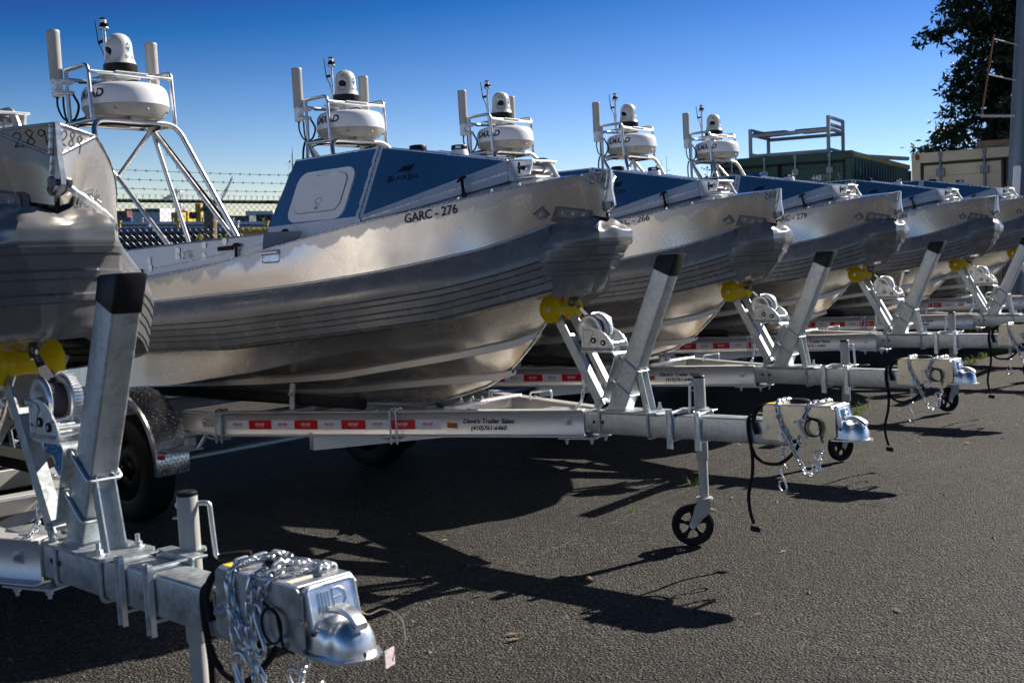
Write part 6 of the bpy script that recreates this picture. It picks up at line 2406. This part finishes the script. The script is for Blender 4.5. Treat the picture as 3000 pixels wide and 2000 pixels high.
# ---- shipping containers
def container(label, FT, corner, H, yaw, roll, body, side, rods_m, txt=False, post='yellow_worn'):
    Rm = Matrix.Rotation(yaw, 3, 'Z') @ Matrix.Rotation(-roll, 3, 'Y')
    org = FT - Rm @ V((2.44 if corner == 'R' else 0, 0, H))
    t = put('shipping_container', None, None, None, org, (0, -roll, yaw), label=label, cat='container', group='shipping containers')
    L = 6.06
    def frame(bm):
        for x in (.06, 2.38):
            for y in (.06, L - .06):
                box(bm, (x, y, H / 2), (.12, .12, H - .24), bev=.01)
        box(bm, (1.22, .05, H - .075), (2.2, .10, .145), bev=.008)
        box(bm, (1.22, .05, .075), (2.2, .10, .145), bev=.008)
        box(bm, (1.22, L - .05, H - .07), (2.2, .10, .14), bev=.008)
    part(t, 'end_frame', label + 'f', frame, body, 30)
    def rails(bm):
        for x in (.035, 2.405):
            box(bm, (x, L / 2, H - .05), (.065, L - .3, .09), bev=.006)
            box(bm, (x, L / 2, .08), (.065, L - .3, .15), bev=.006)
    part(t, 'side_rails', label + 'r', rails, post, 30)
    def cast(x, y, z):
        def fn(bm):
            box(bm, (x, y, z), (.166, .17, .125), bev=.008)
        return fn
    for x in (.08, 2.36):
        c = part(t, 'corner_casting', label + 'c%d' % int(x * 100), cast(x, .082, H - .06), body, 30)
        part(c, 'casting_hole', label + 'h%d' % int(x * 100), (lambda x: lambda bm: (lathe(bm, [(0, 0), (.036, 0), (.036, .002), (0, .002)], axis_m((x, -.0045, H - .06), (0, 1, 0)) @ Matrix.Diagonal((.9, 1.35, 1, 1)), 18), lathe(bm, [(0, 0), (.03, 0), (.03, .002), (0, .002)], axis_m((2.4445 if x > 1 else -.0045, .082, H - .06), (1, 0, 0)) @ Matrix.Diagonal((1.3, .8, 1, 1)), 18)))(x), 'rust')
        part(t, 'corner_casting', label + 'd%d' % int(x * 100), cast(x, .082, .06), body, 30)
    for x0, x1 in ((.13, 1.205), (1.235, 2.31)):
        def door(bm, x0=x0, x1=x1):
            box(bm, ((x0 + x1) / 2, .045, H / 2), (x1 - x0 - .05, .03, H - .37), bev=.006)
            n = 5
            for k in range(n):
                z = .35 + (H - .7) * k / (n - 1)
                box(bm, ((x0 + x1) / 2, .028, z), (x1 - x0 - .16, .012, .20 if body != 'cream_paint' else .02), bev=.005)
        d = part(t, 'door', label + 'door%d' % int(x0 * 100), door, body, 30)
        def gas(bm, x0=x0, x1=x1):
            for c, s in ((((x0 + x1) / 2, .045, H - .168), (x1 - x0, .036, .036)), (((x0 + x1) / 2, .045, .168), (x1 - x0, .036, .036)), ((x0 + .012, .045, H / 2), (.034, .036, H - .3)), ((x1 - .012, .045, H / 2), (.034, .036, H - .3))):
                box(bm, c, s)
        part(d, 'gasket', label + 'g%d' % int(x0 * 100), gas, 'gasket_black')
        for xr in (x0 + .26, x1 - .24):
            def rod(bm, xr=xr):
                tube(bm, [(xr, -.012, .05), (xr, -.012, H - .03)], .017, 10)
                box(bm, (xr, -.012, H - .045), (.05, .035, .06), bev=.006)
                for z in (H - .30, H * .5, .4):
                    box(bm, (xr, -.004, z), (.11, .035, .10), bev=.006)
            part(d, 'lock_rod', label + 'rod%d' % int(xr * 100), rod, rods_m, 30)
    def corr(bm):
        for xs, sg in ((2.425, 1), (.015, -1)):
            prof = []
            y = .14
            while y < L - .16:
                prof += [(y, 0), (y + .072, 0), (y + .11, -.055), (y + .21, -.055)]
                y += .278
            grid(bm, [[V((xs + sg * o, yy, z)) for yy, o in prof] for z in (.15, H - .09)])
    part(t, 'corrugated_wall', label + 'w', corr, side, 20)
    part(t, 'roof', label + 'roof', lambda bm: box(bm, (1.22, L / 2, H - .02), (2.36, L - .2, .02)), body)
    part(t, 'rear_wall', label + 'rear', lambda bm: box(bm, (1.22, L - .06, H / 2), (2.2, .03, H - .28)), body)
    if txt:
        f = lambda u, v: V((1.76 + u, .0125, H - .47 + v))
        part(t, 'container_number', label + 'n1', lambda bm: lettering(bm, '448', f, .17, .10, 0, .03), 'white_ink', smooth=False)
        part(t, 'container_number', label + 'n2', lambda bm: (lettering(bm, '399', lambda u, v: f(u + .18, v), .16, .10, 0, 0), lettering(bm, '5', lambda u, v: f(u + .435, v + .005), .05, .09, 0, 0), tube(bm, [f(.41, -.02), f(.51, -.02), f(.51, .115), f(.41, .115)], .004, 4, closed=True)), 'antenna_grey', smooth=False)
    return t, Rm, org
gt, gR, gO = container('worn green shipping container with rusty frame and number 448399', V((5.64, 18.5, 2.66)), 'R', 2.90, R(-28.6), R(2.7), 'green_paint', 'green_side', 'rack_paint', True)
ct, cR, cO = container('cream shipping container with steel lock rods behind the pole', V((5.73, 16.0, 2.46)), 'L', 2.59, R(-28.6), R(3.2), 'cream_paint', 'cream_paint', 'pole_steel', False, 'cream_paint')

# truck rack frame standing on the green container
rk = put('rack_frame', None, None, None, gO + gR @ V((0, 0, 2.90)), (0, -R(2.7), R(-28.6)), label='grey metal rack frame standing on the green container', cat='rack')
def leg_(x, y, h):
    return lambda bm: box(bm, (x, y, h / 2), (.055, .055, h), bev=.006)
for k, (x, y, h) in enumerate(((.68, .16, .50), (2.02, .16, .62), (2.02, 1.30, .62), (.68, 1.30, .50))):
    part(rk, 'leg', 'rack_leg%d' % k, leg_(x, y, h), 'rack_paint')
def b_rack_rails(bm):
    for y in (.16, 1.30):
        box(bm, (1.35, y, .035), (1.30, .05, .05), bev=.005)
        box(bm, (1.35, y, .38), (1.30, .05, .06), bev=.005)
    for x in (.68, 2.02):
        for z in (.06, .40):
            box(bm, (x, .73, z), (.045, 1.1, .05), bev=.005)
    for z in (.60, .48):
        box(bm, (2.02, .73, z), (.045, 1.1, .05), bev=.005)
    box(bm, (.68, .73, .485), (.045, 1.1, .04), bev=.005)
part(rk, 'cross_rails', 'rack_rails', b_rack_rails, 'rack_paint')
for k, (x, y0) in enumerate(((.98, .45), (1.02, .85), (1.72, .45), (1.70, .85))):
    part(rk, 'board', 'rack_board%d' % k, (lambda x, y0: lambda bm: box(bm, (x, y0, .425 + .01 * math.sin(x * 9)), (.58, .36, .03), Matrix.Rotation(.06 * math.sin(y0 * 7), 3, 'Y'), .004))(x, y0), 'wood_old')
put('steel_pipe', mesh('roof_pipe', lambda bm: box(bm, (0, 0, .04), (.09, 1.9, .07), bev=.01)), 'rack_paint', None, gO + gR @ V((2.30, 3.2, 2.905)), (0, -R(2.7), R(-52)), label='grey steel channel lying on the roof edge of the green container', cat='pipe')
put('roof_timber', mesh('roof_timber', lambda bm: box(bm, (0, 0, .06), (1.25, .22, .12), bev=.01)), 'wood_old', None, cO + cR @ V((1.45, .5, 2.595)), (0, -R(3.2), R(-28.6)), label='dark weathered timber lying on top of the cream container', cat='timber')

# light pole with a rusty conduit bracket
pole = put('light_pole', None, None, None, V((6.37, 14.0, -.12)), label='thick grey steel light pole at the right edge', cat='pole')
part(pole, 'shaft', 'pole_shaft', lambda bm: lathe(bm, [(.20, 0), (.20, .03), (.130, .04), (.126, .5), (.120, 4), (.105, 9), (0, 9)], None, 32), 'pole_steel')
def b_conduit(bm):
    tube(bm, [(-.52, -.05, 2.93), (-.42, -.05, 3.85), (-.41, -.05, 3.92)], .011, 6)
part(pole, 'conduit', 'pole_conduit', b_conduit, 'rust')
part(pole, 'conduit_bracket', 'pole_bracket', lambda bm: (box(bm, (-.32, -.05, 2.925), (.42, .03, .03)), tube(bm, [(-.46, -.05, 3.43), (-.11, -.05, 3.36)], .008, 6), tube(bm, [(-.415, -.05, 3.86), (-.11, -.05, 3.79)], .008, 6)), 'rack_paint')
part(pole, 'white_strip', 'pole_strip', lambda bm: prism(bm, rrect(.085, .42, .03, 4), Matrix(((1, 0, 0, -.09), (0, 0, -1, -.145), (0, 1, 0, 2.10), (0, 0, 0, 1))), .025), 'white_plastic')  # upright white strip with rounded corners, set against the shaft
cab = put('utility_cabinet', None, None, None, V((6.95, 14.9, -.2)), (0, 0, R(-28)), label='grey metal utility cabinet on posts near the right edge', cat='cabinet')
part(cab, 'body', 'cab_body', lambda bm: box(bm, (0, 0, .95), (.5, .25, .5), bev=.01), 'grey_paint')
part(cab, 'door', 'cab_door', lambda bm: box(bm, (0, -.13, .95), (.44, .012, .44), bev=.004), 'grey_paint')
for k, x in enumerate((-.2, .2)):
    part(cab, 'post', 'cab_post%d' % k, (lambda x: lambda bm: tube(bm, [(x, 0, 0), (x, 0, .72)], .03, 10))(x), 'grey_paint')
put('parking_kerb', mesh('kerb', lambda bm: box(bm, (0, 0, .10), (2.4, .22, .22), bev=.03)), 'rust', None, gnd(2930, 15.2) + V((0, 0, -.02)), (0, 0, R(-30)), label='low brown concrete kerb behind the trailers at right', cat='kerb')

# ---- harbour beyond the fence
def far_box(name, label, cat, u0, u1, v0, v1, Y, dep, mt, extra=None, group=None, z_bottom=None):
    a, b_ = ray_at(u0, v1, Y), ray_at(u1, v0, Y)
    zb = a.z if z_bottom is None else z_bottom
    w_, h_ = b_.x - a.x, b_.z - zb
    t = put(name, None, None, None, V(((a.x + b_.x) / 2, Y + dep / 2, zb)), label=label, cat=cat, group=group)
    def body(bm):
        box(bm, (0, 0, h_ / 2), (w_, dep, h_), bev=min(.04, w_ * .02))
        n = max(4, int(w_ / .5))
        for k in range(n):                     # pressed ribs
            box(bm, (-w_ / 2 + w_ * (k + .5) / n, -dep / 2 - .02, h_ / 2), (w_ / n * .45, .04, h_ * .86))
    part(t, 'body', label + 'b', body, mt)
    part(t, 'top_rail', label + 'tr', lambda bm: box(bm, (0, -dep / 2 - .03, h_ - h_ * .03), (w_ * 1.002, .06, h_ * .06)), extra or mt)
    return t, w_, h_
def barge(label, u0, u1, v0, Y, dep, mt, trim):
    a, b_ = ray_at(u0, v0, Y), ray_at(u1, v0, Y)
    w_ = b_.x - a.x
    t = put('barge', None, None, None, V(((a.x + b_.x) / 2, Y + dep / 2, -2.6)), label=label, cat='barge', group='barges moored beyond the fence')
    h_ = a.z + 2.6
    part(t, 'hull', label + 'h', lambda bm: prism(bm, [(-w_ / 2 + .8, 0), (w_ / 2 - .8, 0), (w_ / 2, h_), (-w_ / 2, h_)], Matrix(((1, 0, 0, 0), (0, 0, 1, -dep / 2), (0, 1, 0, 0), (0, 0, 0, 1))), dep), mt)
    part(t, 'deck_edge', label + 'd', lambda bm: box(bm, (0, -dep / 2 - .03, h_ - .05), (w_, .08, .12)), trim)
    for k in range(9):
        x = -w_ / 2 + w_ * (k + .5) / 9
        part(t, 'bollard', label + 'bo%d' % k, (lambda x: lambda bm: (tube(bm, [(x, -dep / 2 + .3, h_), (x, -dep / 2 + .3, h_ + .16)], .05, 8), tube(bm, [(x, -dep / 2 + .3, h_ + .16), (x, -dep / 2 + .3, h_ + .20)], .08, 8)))(x), 'yellow_paint' if k % 3 else 'white_paint')
        part(t, 'hull_fender', label + 'fe%d' % k, (lambda x: lambda bm: box(bm, (x + .4, -dep / 2 - .12, h_ * .62), (.35, .22, h_ * .5), bev=.06))(x), 'tyre_rubber')
    return t
barge('long dark navy barge hull close beyond the fence', 120, 905, 668, 30, 7, 'navy_paint', 'blue_paint')
barge('farther dark blue barge with yellow bollards behind the navy one', 100, 900, 651, 52, 9, 'navy_paint', 'haze_steel')
far_box('steel_beam', 'bright yellow steel barrier beam beside the white hatch cabin', 'barrier', 702, 900, 668, 694, 24, .5, 'yellow_paint')
pile = put('mooring_pile', None, None, None, V((*ray_at(617, 668, 27).xy, -2.6)), label='dark brown mooring pile standing beyond the fence', cat='pile')
part(pile, 'pile', 'pile', lambda bm: lathe(bm, [(.17, 0), (.15, 4.42), (.13, 4.5), (0, 4.52)], None, 14), 'wood_old')
part(pile, 'cap', 'pilecap', lambda bm: lathe(bm, [(.17, 4.30), (.165, 4.50), (.05, 4.60), (0, 4.62)], None, 14), 'fence_dark')
FAR = [('cargo_container', 'maroon cargo container far left behind the fence', 330, 372, 618, 640, 110, 'brick_paint'),
       ('cargo_container', 'dark blue cargo containers stacked below the maroon one', 325, 384, 636, 656, 100, 'blue_paint'),
       ('cargo_container', 'grey cargo container next to the maroon one beyond the fence', 366, 390, 612, 634, 112, 'grey_paint'),
       ('deck_house', 'white deck house with green stripe beyond the fence', 388, 468, 611, 652, 90, 'white_paint'),
       ('cargo_container', 'brick red cargo container right of the white deck house', 467, 505, 616, 640, 95, 'brick_paint'),
       ('cargo_container', 'small dark red cargo container behind the middle arch leg', 484, 502, 613, 628, 105, 'brick_paint'),
       ('cargo_container', 'tan yellow container below the yellow tower', 502, 522, 622, 650, 80, 'yellow_worn'),
       ('cargo_container', 'yellow container left of the yellow tower', 534, 550, 618, 646, 82, 'yellow_paint'),
       ('cargo_container', 'navy container between the yellow container and yellow tower', 548, 566, 622, 650, 84, 'blue_paint'),
       ('deck_house', 'pale grey deck house right of the yellow tower', 594, 612, 602, 640, 96, 'haze_steel'),
       ('warehouse', 'low pale pink-grey sheds on the far shore right of the arch', 720, 800, 618, 640, 300, 'haze_steel'),
       ('cargo_container', 'dark container row on the far shore by the white hatch cabin', 750, 850, 628, 642, 220, 'navy_paint'),
       ('warehouse', 'low dark sheds on the far shore between the arch legs', 640, 730, 632, 642, 260, 'far_land')]
for nm, lb, u0, u1, v0, v1, Y, mt in FAR:
    far_box(nm, lb, nm.split('_')[-1], u0, u1, v0, v1, Y, 4 if Y < 150 else 20, mt, 'green_side' if 'stripe' in lb else None, None, -2.4)
tw = put('crane_tower', None, None, None, V((*ray_at(583, 640, 75).xy, -2.4)), label='yellow crane tower with dark cab beyond the fence', cat='crane')
part(tw, 'mast', 'tower_mast', lambda bm: box(bm, (0, 0, 2.4), (.38, .38, 5.0), bev=.03), 'yellow_paint')
part(tw, 'boom', 'tower_boom', lambda bm: box(bm, (.35, 0, 4.6), (1.1, .2, .22), Matrix.Rotation(-.6, 3, 'Y'), .02), 'yellow_worn')
part(tw, 'cab', 'tower_cab', lambda bm: box(bm, (-.35, -.1, 4.1), (.5, .4, .45), bev=.05), 'fence_dark')
def port_crane(label, u, v_top, Y, boom):
    b0 = ray_at(u, 640, Y); top = ray_at(u, v_top, Y).z
    t = put('port_crane', None, None, None, V((b0.x, Y, -2.4)), label=label, cat='crane', group='port cranes across the harbour')
    H_ = top + 2.4
    def legs(bm):
        for x in (-2.2, 2.2):
            for y in (-3, 3):
                tube(bm, [(x * .5, y * .5, 0), (x * .35, y * .35, H_ * .95)], .14, 6)
        for z in (.35, .62, .9):
            box(bm, (0, 0, H_ * z), (2.2 * (1 - .3 * z), 3 * (1 - .3 * z), .25))
    part(t, 'legs', label + 'l', legs, 'haze_steel', whole=True)
    def bm_(bm):
        a, e = V((0, 0, H_ * .8)), V(boom)
        for o in (V((0, -.5, 0)), V((0, .5, 0)), V((0, 0, .9))):
            tube(bm, [a + o, e + o * .5], .12, 5)
        for k in range(12):
            p = a.lerp(e, k / 12); q = a.lerp(e, (k + .5) / 12)
            tube(bm, [p + V((0, -.5, 0)), q + V((0, 0, .8))], .1, 4)
            tube(bm, [p + V((0, .5, 0)), q + V((0, 0, .8))], .1, 4)
        tube(bm, [V((0, 0, H_)), e], .08, 4)
    part(t, 'boom', label + 'b', bm_, 'haze_steel', whole=True)
port_crane('far port crane with its long boom raised to the right', 648, 575, 260, (3.0, 0, 13.2))
port_crane('far pale port crane between the two left arch legs', 524, 547, 260, (-3.5, 0, 8))
land = put('far_shore', mesh('far_shore', lambda bm: grid(bm, [[V((x, 330, -3)), V((x, 330, .6 + .8 * mnoise.noise(V((x * .01, 0, 0))))), V((x, 520, 1.2))] for x in np.arange(-900, 900, 15)])), 'far_land', kind='structure', label='low far shore across the harbour')
